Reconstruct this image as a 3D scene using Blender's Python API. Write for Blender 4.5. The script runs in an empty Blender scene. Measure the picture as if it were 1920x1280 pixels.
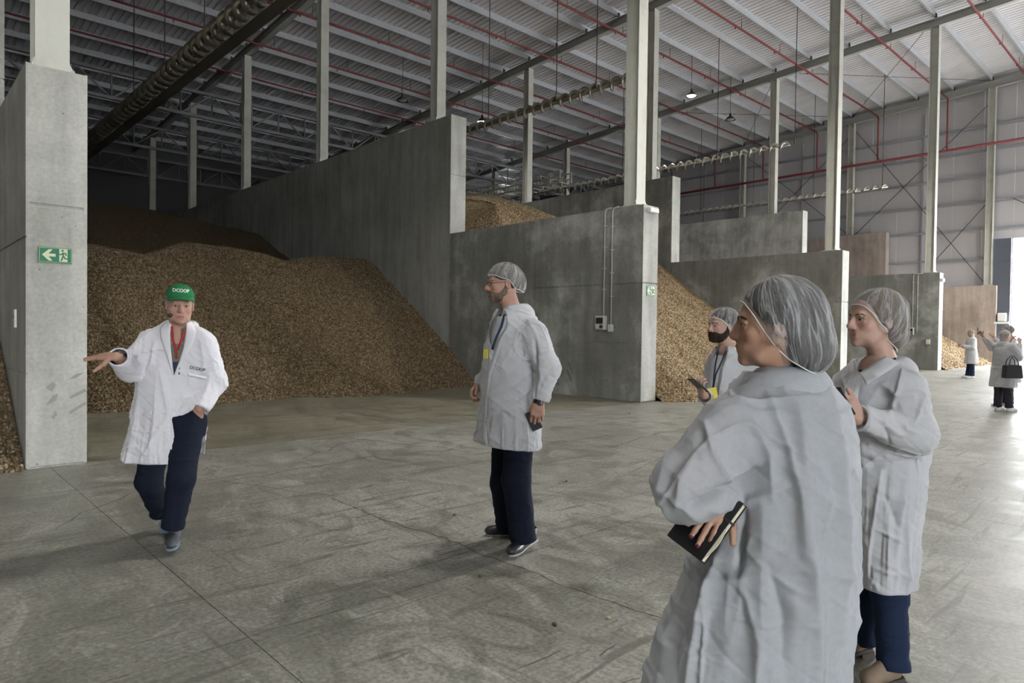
import bpy, bmesh, math, random
import numpy as np
from mathutils import Vector, Matrix, Quaternion
random.seed(7); rng = np.random.default_rng(7)
SC = bpy.context.scene
COL = SC.collection
# ------------------------------------------------------------------ camera
YAW, PIT, ROL, FPX, EYE = math.radians(43.24), math.radians(-1.04), math.radians(.75), 1262.0, 1.45
cF = np.array([math.sin(YAW)*math.cos(PIT), math.cos(YAW)*math.cos(PIT), math.sin(PIT)])
cR = np.array([math.cos(YAW), -math.sin(YAW), 0.0]); cU = np.cross(cR, cF)
cR, cU = math.cos(ROL)*cR+math.sin(ROL)*cU, -math.sin(ROL)*cR+math.cos(ROL)*cU
cC = np.array([0, 0, EYE])
cam = bpy.data.objects.new('camera', bpy.data.cameras.new('camera'))
COL.objects.link(cam); SC.camera = cam
cam.data.sensor_width = 36; cam.data.lens = 36*FPX/1920; cam.data.clip_end = 400; cam.data.clip_start = .05
cam.matrix_world = Matrix(((cR[0], cU[0], -cF[0], cC[0]), (cR[1], cU[1], -cF[1], cC[1]), (cR[2], cU[2], -cF[2], cC[2]), (0, 0, 0, 1)))
# ------------------------------------------------------------------ world: an even overcast sky
W = bpy.data.worlds.new('World'); SC.world = W; W.use_nodes = True
bg = W.node_tree.nodes['Background']; bg.inputs[0].default_value = (0.94, 0.97, 1.0, 1); bg.inputs[1].default_value = 26.0
SC.view_settings.view_transform = 'Standard'; SC.view_settings.look = 'None'
SC.view_settings.gamma = 1; SC.view_settings.use_curve_mapping = False
SC.view_settings.exposure = 0.0
SC.cycles.use_denoising = True; SC.cycles.max_bounces = 5; SC.cycles.diffuse_bounces = 3; SC.cycles.transparent_max_bounces = 8
SC.cycles.glossy_bounces = 2; SC.cycles.adaptive_threshold = .1; SC.cycles.use_adaptive_sampling = True; SC.cycles.sample_clamp_indirect = 6.0
# ------------------------------------------------------------------ helpers
def obj(name, me, mat=None, parent=None, loc=(0, 0, 0)):
    o = bpy.data.objects.new(name, me); COL.objects.link(o); o.location = loc
    if mat is not None and not me.materials: me.materials.append(mat)
    if parent is not None: o.parent = parent
    return o
def tag(o, label=None, cat=None, group=None, kind=None):
    if label: o['label'] = label
    if cat: o['category'] = cat
    if group: o['group'] = group
    if kind: o['kind'] = kind
    return o
def empty(name, loc=(0, 0, 0), rz=0, label=None, cat=None, group=None, kind=None):
    o = bpy.data.objects.new(name, None); COL.objects.link(o); o.location = loc; o.rotation_euler = (0, 0, rz)
    o.empty_display_size = .2
    return tag(o, label, cat, group, kind)
class MB:
    def __init__(s): s.v = []; s.f = []
    def add(s, v, f):
        n = len(s.v); s.v += [tuple(p) for p in v]; s.f += [tuple(i+n for i in q) for q in f]; return s
    def box(s, x0, x1, y0, y1, z0, z1):
        return s.add([(x0,y0,z0),(x1,y0,z0),(x1,y1,z0),(x0,y1,z0),(x0,y0,z1),(x1,y0,z1),(x1,y1,z1),(x0,y1,z1)],
                     [(3,2,1,0),(4,5,6,7),(0,1,5,4),(1,2,6,5),(2,3,7,6),(3,0,4,7)])
    def prism(s, pts, axis, a, b):           # extrude a 2D outline along an axis ('x','y','z')
        n = len(pts); f = {'x': lambda p, t: (t, p[0], p[1]), 'y': lambda p, t: (p[0], t, p[1]), 'z': lambda p, t: (p[0], p[1], t)}[axis]
        v = [f(p, a) for p in pts]+[f(p, b) for p in pts]
        return s.add(v, [tuple(range(n-1, -1, -1)), tuple(range(n, 2*n))]+[(i, (i+1) % n, n+(i+1) % n, n+i) for i in range(n)])
    def tube(s, path, r, n=8, cap=True):
        P = [Vector(p) for p in path]; rs = r if isinstance(r, (list, tuple)) else [r]*len(P)
        base = len(s.v); up = None
        for i, p in enumerate(P):
            t = (P[min(i+1, len(P)-1)]-P[max(i-1, 0)]).normalized()
            if up is None: up = t.orthogonal().normalized()
            a = (up-t*up.dot(t)).normalized(); up = a; b = t.cross(a)
            for k in range(n):
                w = 2*math.pi*k/n; s.v.append(tuple(p+(a*math.cos(w)+b*math.sin(w))*rs[i]))
        for i in range(len(P)-1):
            for k in range(n):
                q = base+i*n; s.f.append((q+k, q+(k+1) % n, q+n+(k+1) % n, q+n+k))
        if cap:
            s.f.append(tuple(base+k for k in range(n-1, -1, -1))); q = base+(len(P)-1)*n; s.f.append(tuple(q+k for k in range(n)))
        return s
    def lathe(s, prof, c=(0, 0, 0), n=20):   # (r,z) profile around z
        base = len(s.v)
        for r, z in prof:
            for k in range(n):
                w = 2*math.pi*k/n; s.v.append((c[0]+r*math.cos(w), c[1]+r*math.sin(w), c[2]+z))
        for i in range(len(prof)-1):
            for k in range(n):
                q = base+i*n; s.f.append((q+k, q+(k+1) % n, q+n+(k+1) % n, q+n+k))
        return s
    def mesh(s, name, smooth=False):
        me = bpy.data.meshes.new(name); me.from_pydata(s.v, [], s.f); me.update()
        if smooth: me.polygons.foreach_set('use_smooth', [True]*len(me.polygons))
        return me
    def build(s, name, mat, parent=None, loc=(0, 0, 0), smooth=False, bevel=0):
        me = s.mesh(name, smooth); o = obj(name, me, mat, parent, loc)
        if bevel:
            m = o.modifiers.new('bevel', 'BEVEL'); m.width = bevel; m.segments = 1; m.limit_method = 'ANGLE'
        return o
# ------------------------------------------------------------------ materials
def mat(name, col, rough=.7, metal=0, spec=.5):
    m = bpy.data.materials.new(name); m.use_nodes = True; b = m.node_tree.nodes['Principled BSDF']
    b.inputs['Base Color'].default_value = (*col, 1); b.inputs['Roughness'].default_value = rough
    b.inputs['Metallic'].default_value = metal; b.inputs['Specular IOR Level'].default_value = spec
    return m
class NT:
    def __init__(s, m): s.t = m.node_tree; s.n = s.t.nodes; s.b = s.n.get('Principled BSDF'); s.out = s.n.get('Material Output')
    def node(s, ty, **kw):
        n = s.n.new(ty)
        for k, v in kw.items():
            if k in n.inputs: n.inputs[k].default_value = v
            else: setattr(n, k, v)
        return n
    def link(s, a, b): s.t.links.new(a, b)
    def pos(s, scale=(1, 1, 1)):
        g = s.node('ShaderNodeNewGeometry'); mp = s.node('ShaderNodeMapping'); mp.inputs['Scale'].default_value = scale
        s.link(g.outputs['Position'], mp.inputs['Vector']); return mp.outputs[0]
    def objc(s, scale=(1, 1, 1)):
        g = s.node('ShaderNodeTexCoord'); mp = s.node('ShaderNodeMapping'); mp.inputs['Scale'].default_value = scale
        s.link(g.outputs['Object'], mp.inputs['Vector']); return mp.outputs[0]
    def noise(s, vec, scale, detail=4, rough=.55, dist=0, dim='3D'):
        n = s.node('ShaderNodeTexNoise', noise_dimensions=dim, Scale=scale, Detail=detail, Roughness=rough, Distortion=dist); s.link(vec, n.inputs['Vector']); return n.outputs['Fac']
    def ramp(s, fac, stops):
        r = s.node('ShaderNodeValToRGB'); e = r.color_ramp.elements
        while len(e) < len(stops): e.new(.5)
        for k, (p, c) in enumerate(stops):
            e[k].position = p; e[k].color = (*c, 1) if not isinstance(c, (int, float)) else (c, c, c, 1)
        s.link(fac, r.inputs[0]); return r.outputs[0]
    def mix(s, fac, a, b, mode='MIX'):
        m = s.node('ShaderNodeMix', data_type='RGBA', blend_type=mode)
        for x, i in ((fac, 0), (a, 6), (b, 7)):
            if isinstance(x, (int, float)): m.inputs[i].default_value = x if i == 0 else (x, x, x, 1)
            elif isinstance(x, tuple): m.inputs[i].default_value = (*x, 1)
            else: s.link(x, m.inputs[i])
        return m.outputs[2]
    def bump(s, h, strength=.3, dist=.02):
        b = s.node('ShaderNodeBump', Strength=strength, Distance=dist); s.link(h, b.inputs['Height']); s.link(b.outputs[0], s.b.inputs['Normal'])
def concrete(name, c0, c1, c2, scale=.8, pores=.25, rough=.8):
    m = mat(name, c1, rough, spec=.3); t = NT(m); p = t.pos()
    big = t.noise(p, scale, 5, .68, .15); fine = t.noise(p, 28, 3, .6); streak = t.noise(t.pos((3, 3, .35)), 1.2, 3, .6)
    col = t.ramp(big, [(.34, c0), (.5, c1), (.66, c2)])
    col = t.mix(.35, col, t.ramp(streak, [(.35, .35), (.65, .75)]), 'OVERLAY')
    col = t.mix(.25, col, t.ramp(fine, [(.3, .3), (.7, .7)]), 'OVERLAY')
    vo = t.node('ShaderNodeTexVoronoi', Scale=9.0); t.link(p, vo.inputs['Vector'])
    hole = t.ramp(vo.outputs['Distance'], [(.05, 0.0), (.11, 1.0)])
    vm = t.noise(p, 3.1, 2); hm = t.ramp(vm, [(.52, 1.0), (.6, 0.0)])
    hole2 = t.mix(hm, hole, 1.0)
    col = t.mix(pores, col, hole2, 'MULTIPLY'); t.link(col, t.b.inputs['Base Color']); t.bump(fine, .2, .006)
    return m
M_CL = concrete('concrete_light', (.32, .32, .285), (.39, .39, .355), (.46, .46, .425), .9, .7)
M_CW = concrete('concrete_wall_face', (.24, .24, .222), (.29, .29, .27), (.34, .34, .32), .5, .5)
M_CD = concrete('concrete_dark_stained', (.165, .165, .145), (.215, .215, .195), (.40, .40, .375), .62, .4)
M_CS = concrete('concrete_pale_stained', (.24, .24, .225), (.44, .44, .415), (.62, .62, .59), .7, .4)
M_CP = concrete('concrete_pinkish', (.27, .22, .19), (.36, .30, .265), (.42, .37, .33), .4, .3)
M_SCUFF = mat('scuff_dark', (.15, .15, .135), .8)
M_SCUFFW = mat('scuff_on_light_concrete', (.285, .285, .26), .8)
M_WSTEEL = mat('painted_steel_offwhite', (.60, .60, .54), .5)
t = NT(M_WSTEEL); t.link(t.mix(t.ramp(t.noise(t.pos(), 2.2, 5), [(.5, 0.0), (.75, .6)]), (.60, .60, .54), (.42, .40, .33)), t.b.inputs['Base Color'])
M_GALV = mat('galvanised_steel', (.50, .52, .56), .35, .35)
t = NT(M_GALV); v = t.noise(t.pos(), 14, 3); t.link(t.ramp(v, [(.3, (.55, .57, .61)), (.7, (.70, .72, .76))]), t.b.inputs['Base Color'])
M_RAFTER = mat('painted_rafter_grey', (.40, .40, .375), .55)
M_ROOF = mat('roof_sheet_white', (.74, .73, .76), .42, 0, .5)
t = NT(M_ROOF); t.link(t.ramp(t.noise(t.pos((1, .15, 1)), .9, 4), [(.3, (.70, .68, .72)), (.7, (.82, .80, .84))]), t.b.inputs['Base Color'])
M_RED = mat('red_pipe_paint', (.20, .028, .032), .5)
M_DSTEEL = mat('dark_steel', (.07, .07, .07), .5, .6)
M_TRUSS = mat('truss_grey', (.17, .175, .18), .5, .4)
M_SCREW = mat('bright_screw_steel', (.55, .53, .47), .3, .95)
M_SCREWD = mat('worn_screw_steel', (.20, .18, .14), .45, .8)
M_YEL = mat('zinc_yellow_frame', (.72, .70, .58), .45, .1)
M_SHEETW = mat('gable_sheet', (.56, .54, .56), .5)
M_GIRT = mat('girt_grey', (.36, .37, .40), .45, .3)
M_PVC = mat('pale_conduit', (.55, .54, .50), .5)
M_BOXG = mat('switchbox_grey', (.52, .52, .48), .5)
M_BLACK = mat('black_plastic', (.016, .016, .018), .4)
M_SCREEN = mat('dark_glass', (.03, .032, .035), .15)
M_WHITE = mat('white_plastic', (.78, .78, .76), .5)
M_GREEN = mat('sign_green', (.02, .17, .09), .5)
M_CREAM = mat('sign_cream', (.62, .66, .44), .6)
M_DOOR = mat('door_leaf_dark', (.09, .10, .125), .5)
M_GROUND = mat('yard_concrete', (.5, .5, .48), .85)
# floor
def floor_mat(name, k, tint):
    m = mat(name, (.3, .3, .26), .45, 0, .5); t = NT(m); p = t.pos(); C = lambda *c: tuple(v*k*w for v, w in zip(c, tint))
    big = t.noise(p, .45, 3, .62, 0, '2D'); mid = t.noise(t.pos((1, .6, 1)), 2.3, 5, .72, 1.6, '2D'); fine = t.noise(p, 40, 3, .7, 0, '2D')
    scr = t.noise(t.pos((.6, 7, 1)), 1.3, 4, .72, 1.2, '2D'); scr2 = t.noise(t.pos((4.5, .8, 1)), 1.9, 4, .72, 1.0, '2D'); blot = t.noise(p, 1.1, 3, .6, 2.2, '2D')
    col = t.ramp(big, [(.30, C(.235, .23, .195)), (.5, C(.305, .30, .258)), (.70, C(.375, .37, .325))])
    col = t.mix(t.ramp(blot, [(.36, .55), (.47, 0.0)]), col, C(.165, .162, .135))
    col = t.mix(t.ramp(mid, [(.34, .8), (.50, 0.0)]), col, C(.17, .167, .14))
    col = t.mix(t.ramp(mid, [(.55, 0.0), (.72, .6)]), col, C(.46, .455, .405))
    col = t.mix(.55, col, t.ramp(fine, [(.3, .22), (.7, .78)]), 'OVERLAY')
    col = t.mix(t.ramp(scr, [(.57, 0.0), (.68, .65)]), col, C(.115, .112, .092))
    col = t.mix(t.ramp(scr2, [(.59, 0.0), (.70, .5)]), col, C(.125, .122, .10))
    t.link(col, t.b.inputs['Base Color']); t.link(t.ramp(mid, [(.3, .36), (.7, .58)]), t.b.inputs['Roughness']); t.bump(fine, .12, .003)
    return m
M_FLOOR = floor_mat('floor_concrete', 1.0, (1, 1, 1)); M_FLOORB = floor_mat('floor_dusty_bay', .78, (1.03, .98, .84))
M_CRACK = mat('crack_dark', (.07, .066, .055), .9); M_JOINT = mat('joint_filler', (.10, .085, .07), .9)
# ------------------------------------------------------------------ setting: floor
YE = 8.1                                   # front ends of the bay walls
WX = [1.05, 11.2, 21.4, 31.5, 41.3]; WT = .52
ROWS = [8.55+6.8*k for k in range(6)]
X0, X1, YF, YB = -13.5, 42.0, -13.0, 46.0
def zr(y): return 13.72-.058*(y-15.3)      # underside of the rafters
floor = empty('floor', (0, 0, 0), label='grey-green scuffed concrete slab floor with saw-cut joints', kind='structure')
MB().box(X0, X1, YF, YB, -.3, -.05).build('floor_bed', M_JOINT, floor)
gx = [X0]+[1.25+5.08*k for k in range(-2, 8)]+[X1]; gy = [YF]+[3.09+5.05*k for k in range(-3, 9)]+[YB]
gx = sorted(set(round(a, 3) for a in gx)); gy = sorted(set(round(a, 3) for a in gy if YF <= a <= YB))
for a, b in zip(gx, gx[1:]):
    for c, d in zip(gy, gy[1:]):
        g = .0025; MB().box(a+g, b-g, c+g, d-g, -.12, 0).build('slab', M_FLOORB if c > 8 else M_FLOOR, floor)
def crack(pts, w, m=M_CRACK):
    V = []; n = len(pts)
    for i, (x, y) in enumerate(pts):
        a = Vector(pts[max(i-1, 0)]); b = Vector(pts[min(i+1, n-1)]); d = (b-a).normalized(); ww = w*random.uniform(.5, 1.2)
        if i in (0, n-1): ww = w*.15
        V += [(x-d.y*ww, y+d.x*ww, .0012), (x+d.y*ww, y-d.x*ww, .0012)]
    q = MB().add(V, [(2*i, 2*i+1, 2*i+3, 2*i+2) for i in range(n-1)]); return q.build('crack', m, floor)
def wander(a, b, n, amp):
    out = []; off = 0
    for i in range(n+1):
        s = i/n; off = off*.8+random.uniform(-amp, amp)
        dx, dy = b[0]-a[0], b[1]-a[1]; L = math.hypot(dx, dy); out.append((a[0]+dx*s-dy/L*off, a[1]+dy*s+dx/L*off))
    return out
crack(wander((2.80, 5.2), (2.88, 1.7), 46, .022), .0042)
crack(wander((2.84, 5.2), (2.2, 6.6), 14, .02), .003); crack(wander((5.6, 4.2), (7.6, 4.9), 18, .03), .004)
crack(wander((3.2, 6.9), (4.6, 7.6), 16, .05), .008, M_SCUFF); crack(wander((2.2, 6.3), (4.1, 6.5), 16, .05), .007, M_SCUFF)
crack(wander((0.9, 5.6), (1.6, 6.5), 10, .04), .006, M_SCUFF); crack(wander((4.4, 6.2), (5.3, 6.5), 12, .05), .006, M_SCUFF)
crack(wander((6.5, 5.2), (9.2, 5.6), 20, .04), .005)
for k in range(9):
    x, y = random.uniform(1.6, 2.6), random.uniform(1.3, 2.2)
    crack(wander((x, y), (x+random.uniform(.15, .4), y-.05+random.uniform(-.05, .1)), 6, .006), .005, M_SCUFF)
# ------------------------------------------------------------------ setting: bay walls of cast concrete panels
wall_lab = ['light concrete bay wall at the left edge, exit sign on its end', 'long tall dark concrete wall running back behind the person in glasses',
            'concrete bay wall with stepped tall rear, third wall from the left', 'concrete bay wall with pale stained upper part left of the gable', 'pinkish concrete wall against the gable beside the bright doorway']
YT = [14.4, 14.4, 14.2, 13.75, 13.3]; ZL = 4.0; ZT = 7.2; YEND = 44.0
walls = []
for i, x in enumerate(WX):
    w = empty('wall_partition', (x, YE, 0), label=wall_lab[i], kind='structure'); walls.append(w)
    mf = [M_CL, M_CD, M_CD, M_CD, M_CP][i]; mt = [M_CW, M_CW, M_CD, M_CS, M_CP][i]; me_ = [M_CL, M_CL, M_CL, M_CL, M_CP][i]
    yt = YT[i]-YE; ye = YEND-YE; e = .012
    MB().box(e, WT-e, e, yt, 0, ZL-.01).build('wall_core', mf, w)
    MB().box(e, WT-e, yt+e, ye, 0, ZT-.01).build('wall_core', mt, w)
    # joints of 22 mm between formwork panels on the visible left face
    g = .011
    ys = [0, 2.75, yt] if i != 1 else [0, 3.05, yt]
    zs = [0, .95, 2.3, ZL] if i == 0 else [0, 1.2, 2.42, ZL]
    for a, b in zip(ys, ys[1:]):
        for c, d in zip(zs, zs[1:]):
            MB().box(0, .03, a+(g if a else .001), b-g, c+g, d-(g if d < ZL else 0)).build('panel', mf, w)
            MB().box(WT-.03, WT, a+(g if a else .001), b-g, c+g, d-(g if d < ZL else 0)).build('panel', mf, w)
    ny = max(1, round((ye-yt)/2.95)); yy = [yt+(ye-yt)*k/ny for k in range(ny+1)]; zz = [0, 1.2, 2.4, 3.6, 4.8, 6.0, ZT]
    for a, b in zip(yy, yy[1:]):
        for c, d in zip(zz, zz[1:]):
            if a > 26 and c < 3: continue
            MB().box(.001, .03, a+g, b-g, c+g, d-(g if d < ZT else 0)).build('panel', mt, w)
    # end faces: paler concrete, the light on them put into the colour
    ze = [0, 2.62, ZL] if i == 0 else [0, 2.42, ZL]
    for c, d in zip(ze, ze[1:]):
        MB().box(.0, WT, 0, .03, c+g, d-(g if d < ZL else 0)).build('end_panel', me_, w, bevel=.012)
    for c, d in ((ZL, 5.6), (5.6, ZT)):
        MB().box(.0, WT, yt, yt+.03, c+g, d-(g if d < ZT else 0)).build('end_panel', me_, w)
    # dark scuffs near the foot of the nearest end
    if i == 0:
        for pts in (((.16, .80), (.22, .86), (.25, .83), (.22, .76)), ((.16, .62), (.22, .72), (.27, .74), (.25, .67), (.20, .64)), ((.21, .50), (.25, .57), (.26, .53), (.23, .48)),
                    ((.36, .70), (.50, .78), (.52, .75), (.38, .68)), ((.36, .55), (.50, .64), (.52, .62), (.37, .52)), ((.36, .88), (.42, .93), (.50, .95), (.42, .89))):
            MB().prism([(a, b) for a, b in pts], 'y', -.0015, .002).build('scuff', M_SCUFFW, w)
    if i == 1:
        for k in range(7):
            y0 = random.uniform(1.2, 2.9); z0 = random.uniform(.35, .95)
            MB().prism([(y0, z0), (y0-.06, z0-.02), (y0-.22, z0-.30), (y0-.16, z0-.26)], 'x', -.0015, .002).build('scuff', M_SCUFF, w)
# outer walls of the hall (mostly out of sight)
wl = MB().box(X0-.3, X0, YF, YB, 0, 17).build('wall_left', M_CW); tag(wl, 'far left outer wall of the hall', kind='structure')
wb = MB().box(X0, X1, YB, YB+.3, 0, 17).build('wall_back', mat('back_wall_dark', (.10, .10, .105), .8)); tag(wb, 'dark rear wall of the hall behind the nut piles', kind='structure')
wfr = empty('wall_front', (0, YF, 0), label='unseen front wall of the hall with openings added to let daylight in', kind='structure')
FRONT_OPENINGS = [(-6, -1), (25, 31), (34.5, 41)]; FDH = 5.5  # unseen openings, added and sized for the daylight they bring in
a = X0
for d0, d1 in FRONT_OPENINGS+[(X1, X1)]:
    if d0 > a: MB().box(a, d0, -.3, 0, 0, FDH).build('wall_pier', M_SHEETW, wfr)
    a = d1
MB().box(X0, X1, -.3, 0, FDH, 17.5).build('wall_lintel', M_SHEETW, wfr)
# yard outside
yd = MB().box(X1, 140, -90, 60, -.35, -.02).box(X0-60, X1, -90, YF, -.35, -.02).build('ground_yard', M_GROUND); tag(yd, 'bright concrete yard outside the open doors', kind='structure')
# gable wall at the right end
XG = 41.95
gab = empty('wall_right', (XG, 0, 0), label='pale sheet-metal gable wall with horizontal rails at right', kind='structure')
gz = [0.0, 3.95, 5.45, 7.0, 8.4, 9.75, 11.05, 12.3, 14.9]; gyj = [7.57+1.35*k for k in range(0, 29)]
for a, b in zip(gyj, gyj[1:]):
    for c, d in zip(gz, gz[1:]):
        MB().box(.0, .08, a+.004, b-.004, c+.004, d-.004).build('sheet_panel', M_SHEETW, gab)
DTOP = 6.4
for k in range(0, 15):
    a, b = 7.57-1.35*(k+1), 7.57-1.35*k
    for c, d in zip(gz[3:], gz[4:]): MB().box(0, .08, a+.004, b-.004, max(c, DTOP)+.004, d-.004).build('sheet_panel', M_SHEETW, gab)
    if k < 1: MB().box(0, .08, a, b, DTOP, 7.0).build('sheet_panel', M_SHEETW, gab)
    else: MB().box(0, .08, a, b, DTOP, 7.0).build('sheet_panel', M_SHEETW, gab)
MB().box(0, .08, YF, -10.5, 0, DTOP).build('sheet_panel', M_SHEETW, gab)
for z in gz[1:-1]:
    MB().box(-.14, -.005, 7.57, 45, z-.06, z+.06).build('wall_rail', M_GIRT, gab)
    if z > DTOP: MB().box(-.14, -.005, YF, 7.57, z-.06, z+.06).build('wall_rail', M_GIRT, gab)
for y, z0, z1 in ((11.7, 4.0, 13.5), (18.4, 7.2, 13.2), (25.2, 7.2, 12.8)): MB().box(-.10, -.0, y-.035, y+.035, z0, z1).build('wall_post', M_GIRT, gab)
for (ya, za), (yb, zb) in (((8.6, 4.0), (15.2, 13.3)), ((8.6, 8.4), (11.7, 4.6)), ((8.6, 13.5), (15.2, 7.2)), ((15.4, 13.2), (22.0, 7.2)), ((7.6, 8.4), (2.0, 4.8)), ((15.4, 7.2), (22, 13.0))):
    if za > 4.7 or yb > 8: MB().tube([(-.17, ya, za), (-.17, yb, zb)], .018, 6).build('wind_brace', M_DSTEEL, gab)
dr = empty('door_1', (XG-.35, 7.99, 0), label='dark sliding door leaf standing open at the bright doorway', kind='structure')
MB().box(-.06, .06, -.42, .33, .02, DTOP-.02).build('door_leaf', M_DOOR, dr)
for z in (1.3, 2.6, 3.9, 5.2): MB().box(-.075, -.055, -.40, .31, z-.03, z+.03).build('door_rib', M_DOOR, dr)
sir = empty('warning_siren', (XG-.5, 7.86, 2.05), label='white boxy siren unit on the dark door leaf', cat='siren')
MB().box(-.16, .06, -.18, .18, .12, .55).build('housing', M_WHITE, sir, bevel=.03); MB().box(-.2, .08, -.30, .30, .0, .1).build('mount_tray', M_WHITE, sir); MB().box(-.05, .0, -.46, -.3, .28, .33).build('arm', M_WHITE, sir)
# ------------------------------------------------------------------ roof
ceil = empty('ceiling', (0, 0, 0), label='white ribbed metal roof on galvanised purlins and grey rafters', kind='structure')
RD, PD = .34, .24                           # rafter and purlin depth
ya, yb = YF-.3, YB+.3; zs = lambda y: zr(y)+RD+.10+PD
# ribbed sheet, 1 m wide, one shared mesh
mb = MB(); prof = []
for k in range(4):
    o = k*.25; prof += [(o, .0), (o+.17, .0), (o+.19, .035), (o+.23, .035)]
prof.append((1.0, 0.0))
zA, zB = zs(ya), zs(yb)
V = [(x, ya, zA+h) for x, h in prof]+[(x, yb, zB+h) for x, h in prof]; n = len(prof)
mb.add(V, [(i, i+1, n+i+1, n+i) for i in range(n-1)]); ms = mb.mesh('roof_sheet'); ms.materials.append(M_ROOF)
for k in range(int(X0), int(X1)+1): obj('roof_sheet', ms, None, ceil, (k, 0, 0))
rc = MB().add([(X0-1, ya, zA+.06), (X1+1, ya, zA+.06), (X1+1, yb, zB+.06), (X0-1, yb, zB+.06)], [(0, 1, 2, 3)]).build('roof_cover', M_SHEETW, ceil)
# purlins: Z sections along X between wall lines
def zsec(w, h, t_, lip=.02):
    return [(-w, h), (t_/2, h), (t_/2, t_), (w, t_), (w, lip), (w-t_, lip), (w-t_, 0), (-t_/2, 0), (-t_/2, h-t_), (-w+t_, h-t_), (-w+t_, h-lip), (-w, h-lip)]
prs = [-9.1]+WX[:-1]; 
LINES = [-9.1]+[x+WT/2 for x in WX]
pm = {}
pur_y = [8.55+1.7*k for k in range(-12, 22)]
seg = LINES+[]; segs = list(zip(seg, seg[1:]))
for a, b in [(X0, LINES[0])]+segs:
    L = round(b-a, 3)
    if L not in pm:
        q = MB().prism([(-.045, PD), (.045, PD), (.045, PD-.012), (.008, PD-.012), (.008, .012), (.06, .012), (.06, 0), (-.008, 0), (-.008, PD-.012), (-.045, PD-.012)], 'x', .004, L-.004)
        pm[L] = q.mesh('purlin'); pm[L].materials.append(M_GALV)
    for y in pur_y: obj('purlin', pm[L], None, ceil, (a, y, zr(y)+RD+.09))
# rafters over every wall line, I section, and cleats
for x in LINES[:-1]+[LINES[-1]-.0]:
    y0, y1 = YF, YB; h = RD; 
    for (dx, z0, z1) in ((.11, 0, .018), (.006, .018, h-.018), (.11, h-.018, h)):
        mb = MB(); V = []
        for y in (y0, y1):
            z = zr(y); V += [(x-dx, y, z+z0), (x+dx, y, z+z0), (x+dx, y, z+z1), (x-dx, y, z+z1)]
        mb.add(V, [(3, 2, 1, 0), (4, 5, 6, 7), (0, 1, 5, 4), (1, 2, 6, 5), (2, 3, 7, 6), (3, 0, 4, 7)]).build('rafter', M_RAFTER, ceil)
cm = MB().box(-.05, .05, -.02, .02, 0, .22).mesh('cleat'); cm.materials.append(M_DSTEEL)
for x in LINES:
    for y in pur_y:
        if y > YF: obj('cleat', cm, None, ceil, (x, y-.035, zr(y)+RD))
# thin roof bracing rods in the last bays
for (xa, ya_, xb, yb_) in ((31.8, 8.6, 41.5, 15.3), (31.8, 15.3, 41.5, 8.6), (31.8, 15.3, 41.5, 22.1), (31.8, 22.1, 41.5, 15.3), (21.7, 15.3, 31.8, 22.1)):
    MB().tube([(xa, ya_, zr(ya_)+RD+.03), (xb, yb_, zr(yb_)+RD+.03)], .014, 5).build('brace_rod', M_DSTEEL, ceil)
# ------------------------------------------------------------------ columns
def ord_(k): return ['first', 'second', 'third', 'fourth', 'fifth', 'sixth'][k]
wn = ['the left-edge wall', 'the long dark wall', 'the third wall from the left', 'the wall with the pale stained upper part', 'the pinkish gable wall']
hcol = {}
for i, x in enumerate(WX):
    for k, y in enumerate(ROWS):
        zb = ZL if k == 0 else ZT
        if i == 0 and k >= 1: continue
        ztop = zr(y)
        xc = x+WT/2; yc = y if k else YE+.42
        c = empty('steel_column', (xc, yc, zb), label=f'off-white steel column, {ord_(k)} from the front, standing on {wn[i]}', cat='column', group='steel columns on the bay walls')
        H = ztop-zb
        # I section: flanges face +-y ... visible web from the side
        MB().box(-.20, .20, -.19, .19, 0, .04).build('base_plate', M_WSTEEL, c)
        if k == 0: MB().box(-.235, .235, -.28, .28, -.002, .022).build('mortar_pad', M_CL, c)
        MB().box(-.15, .15, -.16, -.142, .04, H).box(-.15, .15, .142, .16, .04, H).box(-.006, .006, -.142, .142, .04, H).build('shaft', M_WSTEEL, c)
        for sx in (-1, 1): MB().prism([(.15*sx, .04), (.20*sx, .04), (.20*sx, .06), (.15*sx, .16)], 'y', -.158, -.144).build('gusset', M_WSTEEL, c)
        for sx in (-.18, .18):
            MB().tube([(sx, -.17, .04), (sx, -.17, .09)], .014, 6).build('anchor_bolt', M_GALV, c)
# ------------------------------------------------------------------ lattice girders between the columns, rear rows
sm1 = MB().tube([(0, 0, 0), (0, 0, .98)], .032, 6).mesh('strut'); sm1.materials.append(M_TRUSS)
for b, (xa, xb) in enumerate(zip(LINES[1:], LINES[2:])):
    Lg = xb-xa-.40; L_ = Lg/8
    sm2 = MB().tube([(0, 0, 0), (L_, 0, .98)], .03, 6).mesh('strut'); sm2.materials.append(M_TRUSS)
    sm3 = MB().tube([(0, 0, .98), (L_, 0, 0)], .03, 6).mesh('strut'); sm3.materials.append(M_TRUSS)
    chm = MB().box(0, Lg, -.06, .06, -.06, .06).mesh('chord'); chm.materials.append(M_TRUSS)
    for j, y in enumerate(ROWS[3:]):
        g = empty('lattice_girder', (xa+.20, y, 9.95), label=f'dark lattice girder under the roof, {["front","middle","rear"][j]} row, {ord_(b)} bay from the left', cat='girder', group='lattice girders spanning the bays')
        obj('chord', chm, None, g, (0, 0, 0)); obj('chord', chm, None, g, (0, 0, .98))
        for k in range(9): obj('strut', sm1, None, g, (min(max(k*L_, .04), Lg-.04), 0, 0))
        for k in range(8): obj('strut', sm2 if k % 2 == 0 else sm3, None, g, (k*L_, 0, 0))
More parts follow.
